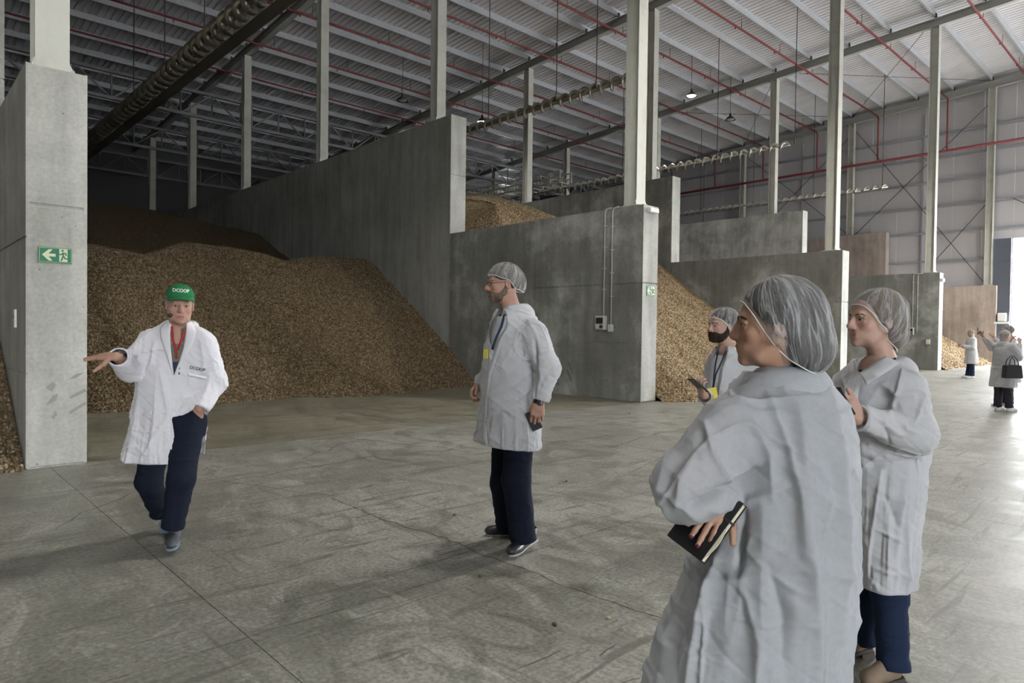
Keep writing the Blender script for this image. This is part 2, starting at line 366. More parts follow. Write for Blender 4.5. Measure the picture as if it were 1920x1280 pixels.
# ------------------------------------------------------------------ red sprinkler pipes under the purlins
spk = MB().tube([(0, 0, 0), (0, 0, -.10)], .018, 6).lathe([(.0, -.13), (.035, -.12), (.035, -.105), (.0, -.10)], n=8).mesh('sprinkler_head'); spk.materials.append(M_RED)
hgm = MB().box(-.008, .008, -.008, .008, 0, .42).mesh('hanger'); hgm.materials.append(M_DSTEEL)
pys = [8.55+1.7*k+.18 for k in (-1, 1, 3, 5, 7, 9, 11, 13)]
for j, y in enumerate(pys):
    z = zr(y)-.05; pl = f'red sprinkler pipe under the roof, number {j+1} counted from the front' if False else None
    if y < 5: lab = 'red sprinkler pipe high under the roof towards the front openings'; 
    else: lab = f'red sprinkler pipe under the roof, {["nearest","second","third","fourth","fifth","sixth","seventh","eighth"][j]} of the rows going back'
    c = empty('sprinkler_pipe', (0, y, z), label=lab, cat='pipe', group='red sprinkler pipes under the roof')
    MB().tube([(X0+.5, 0, 0), (XG-.80, 0, 0)], .045, 8).build('pipe', M_RED, c, smooth=True)
    for k in range(int((XG-X0)/3.4)):
        x = X0+1.2+3.4*k; obj('sprinkler_head', spk, None, c, (x, 0, 0)); obj('hanger', hgm, None, c, (x+.5, 0, .02))
    if y > 5:
        MB().tube([(XG-.80, 0, 0), (XG-.68, 0, -.10), (XG-.68, 0, 11.30-z)], .045, 8).build('drop_pipe', M_RED, c, smooth=True)
mp = MB().tube([(XG-.68, 2, 11.22), (XG-.68, 44, 11.16)], .075, 10).build('main_pipe', M_RED, None, smooth=True); tag(mp, 'thick red water main running level along the gable wall', 'pipe')
# ------------------------------------------------------------------ screw conveyors hung along each bay
def screw(label, x, y0, y1, z, r, pitch, m, rods, shaft=.05, trough=False, lattice=None, group='screw conveyors hung in the bays'):
    c = empty('screw_conveyor', (x, y0, z), label=label, cat='conveyor', group=group); L = y1-y0
    MB().tube([(0, 0, 0), (0, L, 0)], shaft, 8).build('shaft', m, c, smooth=True)
    n = int(L/pitch*18); V = []; F = []
    for i in range(n+1):
        w = 2*math.pi*i/18; y = L*i/n
        V += [(shaft*.8*math.cos(w), y, shaft*.8*math.sin(w)), (r*math.cos(w), y, r*math.sin(w))]
        if i: F.append((2*i-2, 2*i-1, 2*i+1, 2*i))
    q = MB().add(V, F).build('screw_flight', m, c, smooth=True); so = q.modifiers.new('solid', 'SOLIDIFY'); so.thickness = .02; so.offset = 0
    for y in [min(pur_y, key=lambda q: abs(q-y)) for y in rods]:
        MB().tube([(0, y-y0, r*.9), (0, y-y0, zr(y)+RD-z+.1)], .016, 5).build('hanger_rod', M_DSTEEL, c)
        MB().box(-.03, .03, y-y0-.02, y-y0+.02, .02, r+.06).build('hanger_clamp', M_SCREWD, c)
    if trough:
        MB().prism([(r*.9, -.16), (r*.95, -.16), (r*.95, -.52), (r*.9, -.52)], 'y', 0, L).build('trough_plate', M_SCREWD, c)
        q = MB()
        for k in range(int(L/.45)): q.box(-r*.9, -r*.84, .2+.45*k, .24+.45*k, -.30, -.26).box(r*1.0, r*1.03, .2+.45*k, .24+.45*k, -.30, -.26)
        tag(q.build('bolt_row', M_SCREW, c), kind='stuff')
    return c
scr1 = screw('long brown screw conveyor with trough hanging over the largest nut pile', 6.3, 12.4, 43, 8.95, .26, .5, M_SCREWD, (15.2, 18.6, 21.5, 24.9), .07, True)
scr2 = screw('dark screw conveyor hanging behind the tall near steel column', 16.3, 12.3, 43, 8.95, .20, .42, M_SCREWD, (13.1, 15.05, 18.3, 21.7), .07)
scr3 = screw('bright screw conveyor hung in the third bay, pale lattice gantry at its rear', 26.5, 12.2, 43, 8.95, .19, .44, M_SCREW, (11.6+.7, 15.0, 18.2, 21.3), .03)
scr4 = screw('thin bright screw conveyor in front of the gable wall', 36.4, 11.7, 43, 8.75, .15, .42, M_SCREW, (11.8, 15.4, 18.8, 22.1), .05)
# pale lattice frame over the rear of the third screw
lf = empty('lattice_gantry', (26.5, 24.2, 9.20), label='pale welded lattice gantry over the rear of the bright screw conveyor', cat='gantry')
for sx in (-.45, .45):
    for z in (0, .3, .6): MB().box(sx-.03, sx+.03, 0, 14, z-.03, z+.03).build('rail', M_YEL, lf)
    for k in range(20): MB().box(sx-.025, sx+.025, .7*k-.025, .7*k+.025, 0, .6).build('post', M_YEL, lf)
    for k in range(0, 19, 1): MB().tube([(sx, .7*k, .6 if k % 2 else 0), (sx, .7*k+.7, 0 if k % 2 else .6)], .02, 5).build('diagonal', M_YEL, lf)
for k in range(20): MB().box(-.45, .45, .7*k-.02, .7*k+.02, -.02, .02).build('cross_bar', M_YEL, lf)
# ------------------------------------------------------------------ hanging lamps
M_LAMPON = mat('lamp_lit', (1, 1, 1), .3); t = NT(M_LAMPON); t.b.inputs['Emission Color'].default_value = (1, .97, .92, 1); t.b.inputs['Emission Strength'].default_value = 25; M_LAMPON.cycles.emission_sampling = 'NONE'
M_LENS = mat('lamp_lens_off', (.55, .55, .52), .3)
def snap(y): return min(pur_y, key=lambda q: abs(q-y))
def pendant(x, y, z, lit, label, watt=160):
    y = snap(y)
    c = empty('pendant_lamp', (x, y, z), label=label, cat='lamp', group='bell-shaped pendant lamps')
    MB().tube([(0, 0, .34), (0, 0, zr(y)+RD-z+.1)], .012, 5).build('cord', M_DSTEEL, c)
    MB().lathe([(.03, .34), (.05, .30), (.06, .20), (.12, .14), (.26, .0), (.265, 0), (.13, .15), (.0, .2)], n=20).build('shade', M_DSTEEL, c, smooth=True)
    MB().lathe([(0, -.01), (.15, -.005), (.2, .03), (.0, .08)], n=16).build('lens', M_LAMPON if lit else M_LENS, c, smooth=True)
    if lit:
        l = bpy.data.lights.new('lamp_light', 'SPOT'); l.energy = watt; l.shadow_soft_size = .22; l.color = (1, .97, .90); l.spot_size = math.radians(150); l.spot_blend = .6
        lo = bpy.data.objects.new('lamp_light', l); COL.objects.link(lo); lo.parent = c; lo.location = (0, 0, -.2)
pendant(17.1, 25.7, 11.6, False, 'unlit dark bell lamp hanging above the long dark wall')
pendant(31.8-1.2, 16.3, 11.9, False, 'unlit dark bell lamp hanging right of the lit lamp')
pendant(27.1, 17.0, 12.2, True, 'lit bell lamp glowing white under the roof')
pendant(18.9, 22.4, 10.3, True, 'small lit lamp beside the dark screw conveyor')
AISLE = [(-3.8, 3.45, 450), (6.0, 3.45, 1250), (16.0, 3.45, 2000), (26, 3.45, 1900), (35.5, 3.45, 1500)]
for k, (x, y, w) in enumerate(AISLE): pendant(x, y, 11.4, True, f'lit bell lamp over the front aisle, {ord_(k)} from the left', w)
# ------------------------------------------------------------------ signs, conduits and boxes
def exit_sign(x, y, z, w, h, label, wide):
    c = empty('exit_sign', (x, y, z), label=label, cat='sign')
    MB().box(0, w, -.012, 0, 0, h).build('plate', M_GREEN, c, bevel=.002)
    e = .006
    mb = MB()
    for a, b, cc, d in ((e, w-e, e, e+.003), (e, w-e, h-e-.003, h-e), (e, e+.003, e, h-e), (w-e-.003, w-e, e, h-e)): mb.box(a, b, -.0135, -.011, cc, d)
    mb.build('border_line', M_CREAM, c)
    s = h; ax = .03*w/.29 if wide else .05*w; aw = w*(.40 if wide else .38)
    ar = [(0, .5), (.5, .98), (.78, .98), (.48, .62), (1, .62), (1, .38), (.48, .38), (.78, .02), (.5, .02)]
    MB().prism([(ax+p*aw, h*.12+q*h*.76) for p, q in ar], 'y', -.0145, -.011).build('arrow', M_CREAM, c)
    dx0 = w*(.61 if wide else .50); dx1 = w*(.86 if wide else .95)
    MB().box(dx0, dx1, -.014, -.011, h*.10, h*.95).build('doorway_panel', M_CREAM, c)
    mb = MB(); ux = (dx1-dx0); uz = h*.85
    def P(a, b): return (dx0+a*ux, -.0145, h*.10+b*uz)
    R_ = h*.04
    for path in ((P(.45, .70), P(.52, .45)), (P(.52, .46), P(.38, .28), P(.25, .06)), (P(.54, .46), P(.66, .26), P(1.02, .25)), (P(.45, .68), P(.25, .55), P(.0, .55)), (P(.46, .70), P(.74, .66), P(.88, .50))):
        mb.tube(path, R_, 6)
    cx, _, cz = P(.40, .86); mb.add([(cx+R_*1.7*math.cos(k*math.pi/5), -.0185, cz+R_*1.7*math.sin(k*math.pi/5)) for k in range(10)], [tuple(range(9, -1, -1))])
    mb.build('running_figure', M_GREEN, c)
    return c
exit_sign(1.15, YE-.001, 2.055, .285, .155, 'green exit sign with arrow and running figure on the left-edge wall', True)
exit_sign(11.34, YE-.001, 2.17, .27, .20, 'small green exit sign on the end of the long dark wall', False)
el = empty('emergency_light', (11.42, YE-.02, 3.84), label='white emergency light box at the top of the wall end', cat='lamp')
MB().box(-.14, .16, -.09, .0, 0, .1).build('housing', M_WHITE, el, bevel=.01); MB().box(-.13, .15, -.095, -.088, .015, .085).build('lens', mat('pale_lens', (.8, .8, .8), .2), el)
el = empty('emergency_light', (31.66, YE-.02, 3.62), label='small white light box at the top of the fourth wall end', cat='lamp')
MB().box(-.12, .14, -.09, .0, 0, .14).build('housing', M_WHITE, el, bevel=.01); MB().box(-.1, .12, -.095, -.088, .03, .11).build('lens', M_WHITE, el)
def conduit(x, y, zt, zb, name_lab, bend=None):
    c = empty('conduit', (x, y, 0), label=name_lab, cat='conduit')
    pts = [(-.03, 0, zb), (-.03, 0, zt-.08), (-.03, -.01, zt-.02)]
    pts += [(-.03, -.04, zt+.02), (-.03, -.12, zt+.03), (-.03, -.17 if bend is None else -.38, zt+.03)]
    MB().tube(pts, .018, 8).build('tube', M_PVC, c, smooth=True)
    for z in (.25, .45, .65, .85): MB().box(-.052, 0, -.035, .035, zb+(zt-zb)*z, zb+(zt-zb)*z+.02).build('clip', M_PVC, c)
conduit(11.2, 9.06, 3.98, 1.75, 'left of two pale conduit tubes above the switch box, long wall'); conduit(11.2, 8.86, 3.98, 1.55, 'right of two pale conduit tubes beside the switch box, long wall')
conduit(31.5, 9.05, 3.95, 1.75, 'left of two pale conduit tubes on the fourth wall'); conduit(31.5, 8.88, 3.95, 1.50, 'right of two pale conduit tubes on the fourth wall')
def switchbox(x, y, z, label):
    c = empty('switch_box', (x, y, z), label=label, cat='switch box')
    MB().box(-.12, 0, -.12, .12, 0, .30).build('housing', M_BOXG, c, bevel=.01)
    MB().box(-.128, -.118, -.09, .09, .13, .26).build('window', M_SCREEN, c)
    for yy in (-.06, .06): MB().lathe([(.038, 0), (.038, .03), (.02, .035), (0, .035)], n=12).build('socket', M_BOXG if yy > 0 else M_DSTEEL, c).matrix_local = Matrix.Translation((-.12, yy, .07)) @ Matrix.Rotation(-math.pi/2, 4, 'Y')
switchbox(11.2, 9.10, 1.46, 'grey switch box with dark window on the long wall'); switchbox(31.5, 9.10, 1.44, 'small grey switch box on the fourth wall, right of the blue-jeans person')
sb = MB().box(-.08, 0, -.05, .05, 0, .16).build('junction_box', M_BOXG, None, (11.2, 8.86, 1.42), bevel=.008); tag(sb, 'small grey junction box at the foot of the right conduit', 'box')
sb = MB().box(-.10, 0, -.07, .07, 0, .20).build('call_box', mat('box_cream', (.62, .58, .46), .5), None, (31.5, 8.45, 1.05), bevel=.008); tag(sb, 'small cream call box near the end of the fourth wall', 'box')
nt = empty('notice_card', (1.05, 8.75, 1.40), label='small white card on the side of the left-edge wall', cat='notice')
MB().box(-.02, 0, -.05, .05, 0, .19).build('card', M_WHITE, nt); MB().box(-.024, -.018, -.045, .045, .10, .13).build('printed_band', mat('print_grey', (.3, .3, .3), .6), nt)
nc = MB().box(0, .14, -.01, 0, 0, .16).build('notice_card', M_WHITE, None, (21.62, YE-.002, 2.05)); tag(nc, 'white square card on the pale end of the third wall', 'notice')
# ------------------------------------------------------------------ nut piles
def vnoise(P, seed=0):
    P = np.asarray(P, float); i = np.floor(P).astype(np.int64); f = P-i; u = f*f*f*(f*(f*6-15)+10); d = P.shape[-1]; out = 0
    for c in range(2**d):
        h = np.full(P.shape[:-1], seed*374761393+1013, np.int64); w = 1.0
        for a in range(d):
            b = (c >> a) & 1; h = (h ^ ((i[..., a]+b)*[73856093, 19349663, 83492791][a])) & 0x7fffffff
            w = w*(u[..., a] if b else 1-u[..., a])
        h = (h*1103515245+12345) & 0x7fffffff; h = ((h >> 7) ^ h)*1274126177 & 0x7fffffff; h = (h ^ (h >> 13)) & 0xffff
        out = out+w*(h/32768.0-1)
    return out
def fbm(P, o=4, seed=0):
    P = np.asarray(P, float); s = 0; a = .5; f = 1
    for k in range(o): s = s+a*vnoise(P*f, seed+k*17); a *= .5; f *= 2.03
    return s
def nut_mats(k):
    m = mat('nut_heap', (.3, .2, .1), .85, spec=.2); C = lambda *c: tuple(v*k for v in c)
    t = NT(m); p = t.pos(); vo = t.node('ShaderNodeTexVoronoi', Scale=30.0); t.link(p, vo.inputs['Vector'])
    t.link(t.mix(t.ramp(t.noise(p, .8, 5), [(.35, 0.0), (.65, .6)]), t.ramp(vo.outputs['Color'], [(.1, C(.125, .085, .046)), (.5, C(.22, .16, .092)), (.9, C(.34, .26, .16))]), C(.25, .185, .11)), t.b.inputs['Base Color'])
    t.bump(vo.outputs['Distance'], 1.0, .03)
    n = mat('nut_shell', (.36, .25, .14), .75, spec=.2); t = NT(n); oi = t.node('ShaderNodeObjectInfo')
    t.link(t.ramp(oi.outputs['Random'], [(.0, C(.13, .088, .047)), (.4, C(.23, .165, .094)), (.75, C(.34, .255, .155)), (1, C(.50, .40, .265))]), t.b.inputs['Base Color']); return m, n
NM = {1: nut_mats(.66), 2: nut_mats(1.08)}; M_NUTS = NM[2][1]  # shade of the left bays put into the nuts as a darker colour
def scatter(name, pts, parent, r=.017, seed=1, nm=None):
    me = bpy.data.meshes.new(name); me.vertices.add(len(pts)); me.vertices.foreach_set('co', np.asarray(pts, np.float32).ravel()); me.update()
    o = obj(name, me, None, parent); ng = bpy.data.node_groups.new(name, 'GeometryNodeTree')
    ng.interface.new_socket('Geometry', in_out='INPUT', socket_type='NodeSocketGeometry'); ng.interface.new_socket('Geometry', in_out='OUTPUT', socket_type='NodeSocketGeometry')
    N = ng.nodes; i = N.new('NodeGroupInput'); u = N.new('NodeGroupOutput'); mp = N.new('GeometryNodeMeshToPoints'); io = N.new('GeometryNodeInstanceOnPoints')
    ic = N.new('GeometryNodeMeshIcoSphere'); ic.inputs['Radius'].default_value = r; ic.inputs['Subdivisions'].default_value = 1
    tr = N.new('GeometryNodeTransform'); tr.inputs['Scale'].default_value = (1.75, 1.0, .82)
    sm = N.new('GeometryNodeSetMaterial'); sm.inputs['Material'].default_value = nm or M_NUTS; ss = N.new('GeometryNodeSetShadeSmooth')
    rv = N.new('FunctionNodeRandomValue'); rv.data_type = 'FLOAT_VECTOR'; rv.inputs['Max'].default_value = (6.28, 6.28, 6.28); rv.inputs['Seed'].default_value = seed
    rs = N.new('FunctionNodeRandomValue'); rs.data_type = 'FLOAT'; rs.inputs[2].default_value = .8; rs.inputs[3].default_value = 1.25
    L = ng.links.new; L(i.outputs[0], mp.inputs[0]); L(mp.outputs[0], io.inputs['Points']); L(ic.outputs[0], tr.inputs[0]); L(tr.outputs[0], ss.inputs[0]); L(ss.outputs[0], sm.inputs[0]); L(sm.outputs[0], io.inputs['Instance'])
    L(rv.outputs[0], io.inputs['Rotation']); L(rs.outputs[1], io.inputs['Scale']); L(io.outputs[0], u.inputs[0])
    m = o.modifiers.new('scatter', 'NODES'); m.node_group = ng; tag(o, kind='stuff'); return o
def pile(name, label, x0, x1, y0, y1, hf, n_grain, keep, step=.14, r=.017, seed=1):
    xs = np.arange(x0, x1+.001, (x1-x0)/max(2, round((x1-x0)/step))); ys = np.arange(y0, y1+.001, step)
    Xg, Yg = np.meshgrid(xs, ys, indexing='ij'); Z = hf(Xg, Yg)
    Z = np.maximum(Z, -.04); nx, ny = Xg.shape; idx = np.arange(nx*ny).reshape(nx, ny)
    q = np.stack([idx[:-1, :-1], idx[1:, :-1], idx[1:, 1:], idx[:-1, 1:]], -1).reshape(-1, 4)
    zq = Z.ravel()[q]; q = q[(zq > -.03).any(1)]
    me = bpy.data.meshes.new(name); me.from_pydata(np.stack([Xg, Yg, Z], -1).reshape(-1, 3).tolist(), [], q.tolist()); me.update()
    me.polygons.foreach_set('use_smooth', [True]*len(me.polygons))
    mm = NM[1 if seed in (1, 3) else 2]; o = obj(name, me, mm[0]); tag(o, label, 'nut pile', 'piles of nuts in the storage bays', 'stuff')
    g = rng.random((n_grain*3, 2)); px = x0+.02+g[:, 0]*(x1-x0-.04); py = y0+g[:, 1]*(y1-y0); pz = hf(px, py)
    ok = (pz > -.03) & keep(px, py, pz); px, py, pz = px[ok][:n_grain], py[ok][:n_grain], pz[ok][:n_grain]
    pz = np.maximum(pz, .008)+rng.normal(0, .006, len(px))
    scatter('loose_nuts', np.stack([px, py, pz], -1), o, r, seed, mm[1]); return o
def smin(a, b, k): h = np.clip(.5+.5*(b-a)/k, 0, 1); return b+(a-b)*h-k*h*(1-h)
def n2(x, y, s, seed, o=3): return fbm(np.stack([np.asarray(x)*s, np.asarray(y)*s], -1), o, seed)
def h_bay1(x, y):
    toe = 12.75+.25*np.sin(x*1.3+.5)+.35*n2(x, y*0, .8, 3)
    front = .66*(y-toe)+.10*n2(x, y, .9, 5)
    ridge = np.interp(x, [1.5, 2.6, 3.6, 4.65, 5.9, 7.0, 8.23, 9.0, 10.1, 11.2], [3.3, 3.3, 3.22, 3.05, 3.62, 3.52, 3.2, 3.42, 3.55, 3.6])
    ridge = ridge-.30*np.clip(y-19.8, 0, 2.2)+.05*n2(x, y, .8, 8)
    back = np.minimum(2.6+.42*(y-20.6), 5.35+.10*(y-28))+.25*n2(x, y, .28, 9)+.35*np.exp(-((x-6.2)/3)**2)-.25*(x > 9)*(x-9)*.3
    fr = smin(front, ridge, .35); return -smin(-fr, -back, .15)
def h_bay2(x, y):
    toe = np.interp(x, [11.7, 11.9, 12.4, 13.2, 14.5, 21.4], [8.12, 7.85, 7.6, 7.55, 8.0, 9.0])+.15*n2(x, y*0, 1.1, 13)
    front = .70*(y-toe)+.14*n2(x, y, .7, 15)
    top = 5.2+.9*np.exp(-((x-15.2)/2.6)**2-((y-19)/5)**2)+.15*n2(x, y, .5, 18)
    cap = np.where(y < 15.2, 3.85+.75*np.maximum(x-11.73, 0), 9.0)
    return np.minimum(smin(front, top, .5), cap)
def h_bay0(x, y):
    toe = 8.25-.04*(1.05-x)*2-.15*np.clip(1-(1.05-x)/.6, 0, 1)+.08*n2(x, y*0, 1.5, 23); f_ = .66*(y-toe)+.08*n2(x, y, 1.2, 25); f_ = np.where(f_ < .25, f_, f_)
    return smin(f_, 2.6+0*x, .3)
def h_bay3(x, y):
    toe = 11.2+.2*n2(x, y*0, 1, 31); return smin(.66*(y-toe)+.1*n2(x, y, .8, 33), 2.9+.2*n2(x, y, .5, 34), .3)
def h_bay4(x, y):
    toe = 8.1+.25*n2(x, y*0, 1, 41); return smin(.62*(y-toe)+.1*n2(x, y, .8, 43), 3.3+.2*n2(x, y, .5, 44), .3)
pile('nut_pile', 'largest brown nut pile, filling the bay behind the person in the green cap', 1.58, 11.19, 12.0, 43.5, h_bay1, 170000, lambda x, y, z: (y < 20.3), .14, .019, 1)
pile('nut_pile', 'tan nut pile spilling out right of the long dark wall', 11.73, 21.39, 7.2, 30.0, h_bay2, 90000, lambda x, y, z: (y < 16.2) & (x < 21), .14, .019, 2)
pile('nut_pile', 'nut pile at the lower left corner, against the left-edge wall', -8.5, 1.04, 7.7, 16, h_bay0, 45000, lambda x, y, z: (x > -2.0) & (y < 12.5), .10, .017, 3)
pile('nut_pile', 'low nut pile in the third bay, mostly hidden by people', 21.93, 31.49, 10.5, 30, h_bay3, 12000, lambda x, y, z: y < 14.5, .2, .022, 4)
pile('nut_pile', 'brightly lit pale nut pile at right beside the distant person', 32.05, 41.29, 7.5, 30, h_bay4, 25000, lambda x, y, z: y < 14, .2, .024, 5)
# ================================================================== people: signed-distance modelling
def nrm(v): v = np.asarray(v, float); return v/(np.linalg.norm(v)+1e-12)
def ELL(c, r, M=None):
    c = np.asarray(c, np.float32); r = np.asarray(r, np.float32)
    def f(P):
        q = P-c
        if M is not None: q = q@np.asarray(M, np.float32)
        a = q/r; k0 = np.sqrt((a*a).sum(1)); b = a/r; k1 = np.sqrt((b*b).sum(1))+1e-9
        return k0*(k0-1)/k1
    return f
def CAP(a, b, ra, rb=None):
    a = np.asarray(a, np.float32); b = np.asarray(b, np.float32); rb = ra if rb is None else rb
    ab = b-a; L2 = float(ab@ab)+1e-12
    def f(P):
        q = P-a; t = np.clip(q@ab/L2, 0, 1); return np.sqrt(((q-t[:, None]*ab)**2).sum(1))-(ra+(rb-ra)*t)
    return f
def RBOX(c, h, r, M=None):
    c = np.asarray(c, np.float32); h = np.asarray(h, np.float32)-r
    def f(P):
        q = P-c
        if M is not None: q = q@np.asarray(M, np.float32)
        q = np.abs(q)-h; return np.sqrt((np.maximum(q, 0)**2).sum(1))+np.minimum(q.max(1), 0)-r
    return f
def LOFT(lv, yaw=0, round_=.0):              # levels: (z, cx, cy, rx, ry)
    A = np.array(sorted(lv), np.float32); z = A[:, 0]; zz = np.linspace(z[0], z[-1], 200); 
    def sm(col):
        y = np.interp(zz, z, col); k = np.hanning(19); k /= k.sum(); yp = np.pad(y, 9, mode='edge'); return np.convolve(yp, k, 'valid')
    T = [sm(A[:, i]) for i in range(1, 5)]; cs, sn = math.cos(yaw), math.sin(yaw)
    def f(P):
        p = np.clip(P[:, 2], z[0], z[-1]); cx, cy, rx, ry = (np.interp(p, zz, t_) for t_ in T)
        dx = P[:, 0]-cx; dy = P[:, 1]-cy; qx = (dx*cs+dy*sn)/rx; qy = (-dx*sn+dy*cs)/ry
        k0 = np.sqrt(qx*qx+qy*qy); k1 = np.sqrt((qx/rx)**2+(qy/ry)**2)+1e-9
        d = np.where(k0 < .05, -np.minimum(rx, ry), k0*(k0-1)/k1); dz = np.maximum(z[0]-P[:, 2], P[:, 2]-z[-1])
        return np.maximum(d, dz)
    return f
def UN(fs, k=.02):
    def f(P):
        d = None
        for g in fs:
            kk = k
            if isinstance(g, tuple): g, kk = g
            e = g(P)
            if d is None: d = e
            else:
                h = np.clip(.5+.5*(e-d)/kk, 0, 1); d = e+(d-e)*h-kk*h*(1-h)
        return d
    return f
def SUB(f1, cut, k=.006):
    def f(P):
        d = f1(P); e = -cut(P); h = np.clip(.5-.5*(e-d)/k, 0, 1); return e+(d-e)*h+k*h*(1-h)
    return f
def XF(f, c, M):
    c = np.asarray(c, np.float32); M = np.asarray(M, np.float32)
    return lambda P: f((P-c)@M)
def surf(f, lo, hi, h):                       # naive surface nets on a sparse narrow band
    lo = np.asarray(lo, float); B = 8; nb = np.maximum(1, np.ceil((np.asarray(hi)-lo)/(h*B)).astype(int)); n = nb*B+1
    bc = [lo[i]+(np.arange(nb[i])+.5)*B*h for i in range(3)]; G = np.stack(np.meshgrid(*bc, indexing='ij'), -1).reshape(-1, 3).astype(np.float32)
    dc = f(G); D = np.repeat(np.repeat(np.repeat(np.where(dc < 0, -1, 1).astype(np.float32).reshape(nb), B, 0), B, 1), B, 2)
    D = np.pad(D, ((0, 1),)*3, mode='edge'); act = np.argwhere((np.abs(dc) < B*h*1.25+.01).reshape(nb))
    o = np.arange(B+1); oo = np.stack(np.meshgrid(o, o, o, indexing='ij'), -1).reshape(-1, 3)
    for s in range(0, len(act), 400):
        ii = act[s:s+400, None, :]*B+oo[None]; P = (lo+ii*h).reshape(-1, 3).astype(np.float32); v = f(P); j = ii.reshape(-1, 3); D[j[:, 0], j[:, 1], j[:, 2]] = v
    S = D < 0; m = n-1
    cs = [S[a:a+m[0], b:b+m[1], c:c+m[2]] for a in (0, 1) for b in (0, 1) for c in (0, 1)]
    anyv = cs[0].copy(); allv = cs[0].copy()
    for q in cs[1:]: anyv |= q; allv &= q
    cell = np.argwhere(anyv & ~allv); ID = -np.ones(m, np.int64); ID[tuple(cell.T)] = np.arange(len(cell))
    cor = np.array([(a, b, c) for a in (0, 1) for b in (0, 1) for c in (0, 1)]); val = np.stack([D[tuple((cell+q).T)] for q in cor], 1)
    acc = np.zeros((len(cell), 3)); cnt = np.zeros(len(cell))
    for i in range(8):
        for j in range(i+1, 8):
            if np.abs(cor[i]-cor[j]).sum() == 1:
                a, b = val[:, i], val[:, j]; mk = (a < 0) != (b < 0); t_ = np.where(mk, a/(a-b+1e-12), 0)
                acc += np.where(mk[:, None], cor[i]+t_[:, None]*(cor[j]-cor[i]), 0); cnt += mk
    V = lo+(cell+acc/cnt[:, None])*h; Q = []
    for ax in range(3):
        a1, a2 = (ax+1) % 3, (ax+2) % 3; sl0 = [slice(None)]*3; sl1 = [slice(None)]*3; sl0[ax] = slice(0, -1); sl1[ax] = slice(1, None)
        s0, s1 = S[tuple(sl0)], S[tuple(sl1)]; e = np.argwhere(s0 != s1)
        e = e[(e[:, a1] > 0) & (e[:, a2] > 0) & (e[:, a1] < m[a1]) & (e[:, a2] < m[a2])]; fl = s0[tuple(e.T)]
        e1 = np.zeros(3, int); e1[a1] = 1; e2 = np.zeros(3, int); e2[a2] = 1
        q = np.stack([ID[tuple((e-e1-e2).T)], ID[tuple((e-e2).T)], ID[tuple(e.T)], ID[tuple((e-e1).T)]], 1)
        q[~fl] = q[~fl][:, ::-1]; Q.append(q)
    Q = np.concatenate(Q); return V, Q[(Q >= 0).all(1)]
def vnormals(V, Q):
    n = np.cross(V[Q[:, 2]]-V[Q[:, 0]], V[Q[:, 3]]-V[Q[:, 1]]); N = np.zeros_like(V)
    for i in range(4): np.add.at(N, Q[:, i], n)
    return N/(np.linalg.norm(N, axis=1)[:, None]+1e-12)
def relax(V, Q, it=2, w=.5):
    for _ in range(it):
        A = np.zeros_like(V); c = np.zeros(len(V))
        for i in range(4): np.add.at(A, Q[:, i], V[Q[:, (i+1) % 4]]); np.add.at(c, Q[:, i], 1); np.add.at(A, Q[:, i], V[Q[:, i-1]]); np.add.at(c, Q[:, i], 1)
        V = V*(1-w)+w*A/np.maximum(c, 1)[:, None]
    return V
def cutm(V, Q, keep):                         # keep faces whose corners all satisfy keep
    Q = Q[keep[Q].all(1)]; u, inv = np.unique(Q, return_inverse=True); return V[u], inv.reshape(Q.shape)
def bedges(Q):
    E = np.concatenate([Q[:, [i, (i+1) % 4]] for i in range(4)]); key = np.sort(E, 1); _, ix, c = np.unique(key, axis=0, return_index=True, return_counts=True); return E[ix[c == 1]]
def bsmooth(V, Q, it=8):                      # even out the ragged border of a cut
    E = bedges(Q)
    if not len(E): return V
    b = np.unique(E)
    for _ in range(it):
        A = np.zeros_like(V); c = np.zeros(len(V))
        for i, j in ((0, 1), (1, 0)): np.add.at(A, E[:, i], V[E[:, j]]); np.add.at(c, E[:, i], 1)
        V = V.copy(); V[b] = .4*V[b]+.6*A[b]/np.maximum(c[b], 1)[:, None]
    return V
def loops(Q):
    E = bedges(Q); nx = {int(a): int(b) for a, b in E}; out = []; seen = set()
    for s in list(nx):
        if s in seen: continue
        L = [s]; seen.add(s); k = nx.get(s)
        while k is not None and k not in seen: L.append(k); seen.add(k); k = nx.get(k)
        if len(L) > 12: out.append(L)
    return out
def qobj(name, V, Q, m, parent, tint=None, extra=None, sub=0, solid=0):
    me = bpy.data.meshes.new(name); me.from_pydata(V.tolist(), [], Q.tolist()); me.update(); me.polygons.foreach_set('use_smooth', [True]*len(me.polygons))
    if tint is not None:
        a = me.color_attributes.new('tint', 'FLOAT_COLOR', 'POINT'); a.data.foreach_set('color', np.concatenate([tint, np.ones((len(tint), 1))], 1).astype(np.float32).ravel())
    if extra is not None:
        a = me.attributes.new('pleat', 'FLOAT_VECTOR', 'POINT'); a.data.foreach_set('vector', extra.astype(np.float32).ravel())
    o = obj(name, me, m, parent)
    if solid: s = o.modifiers.new('solid', 'SOLIDIFY'); s.thickness = solid; s.offset = -1
    return o
def ridge(P, seed, o=3):
    s = 0; a = .6; f = 1.
    for k in range(o): s = s+a*(1-np.abs(vnoise(P*f, seed+31*k))*2.2).clip(0, 1)**2; a *= .45; f *= 2.1
    return s
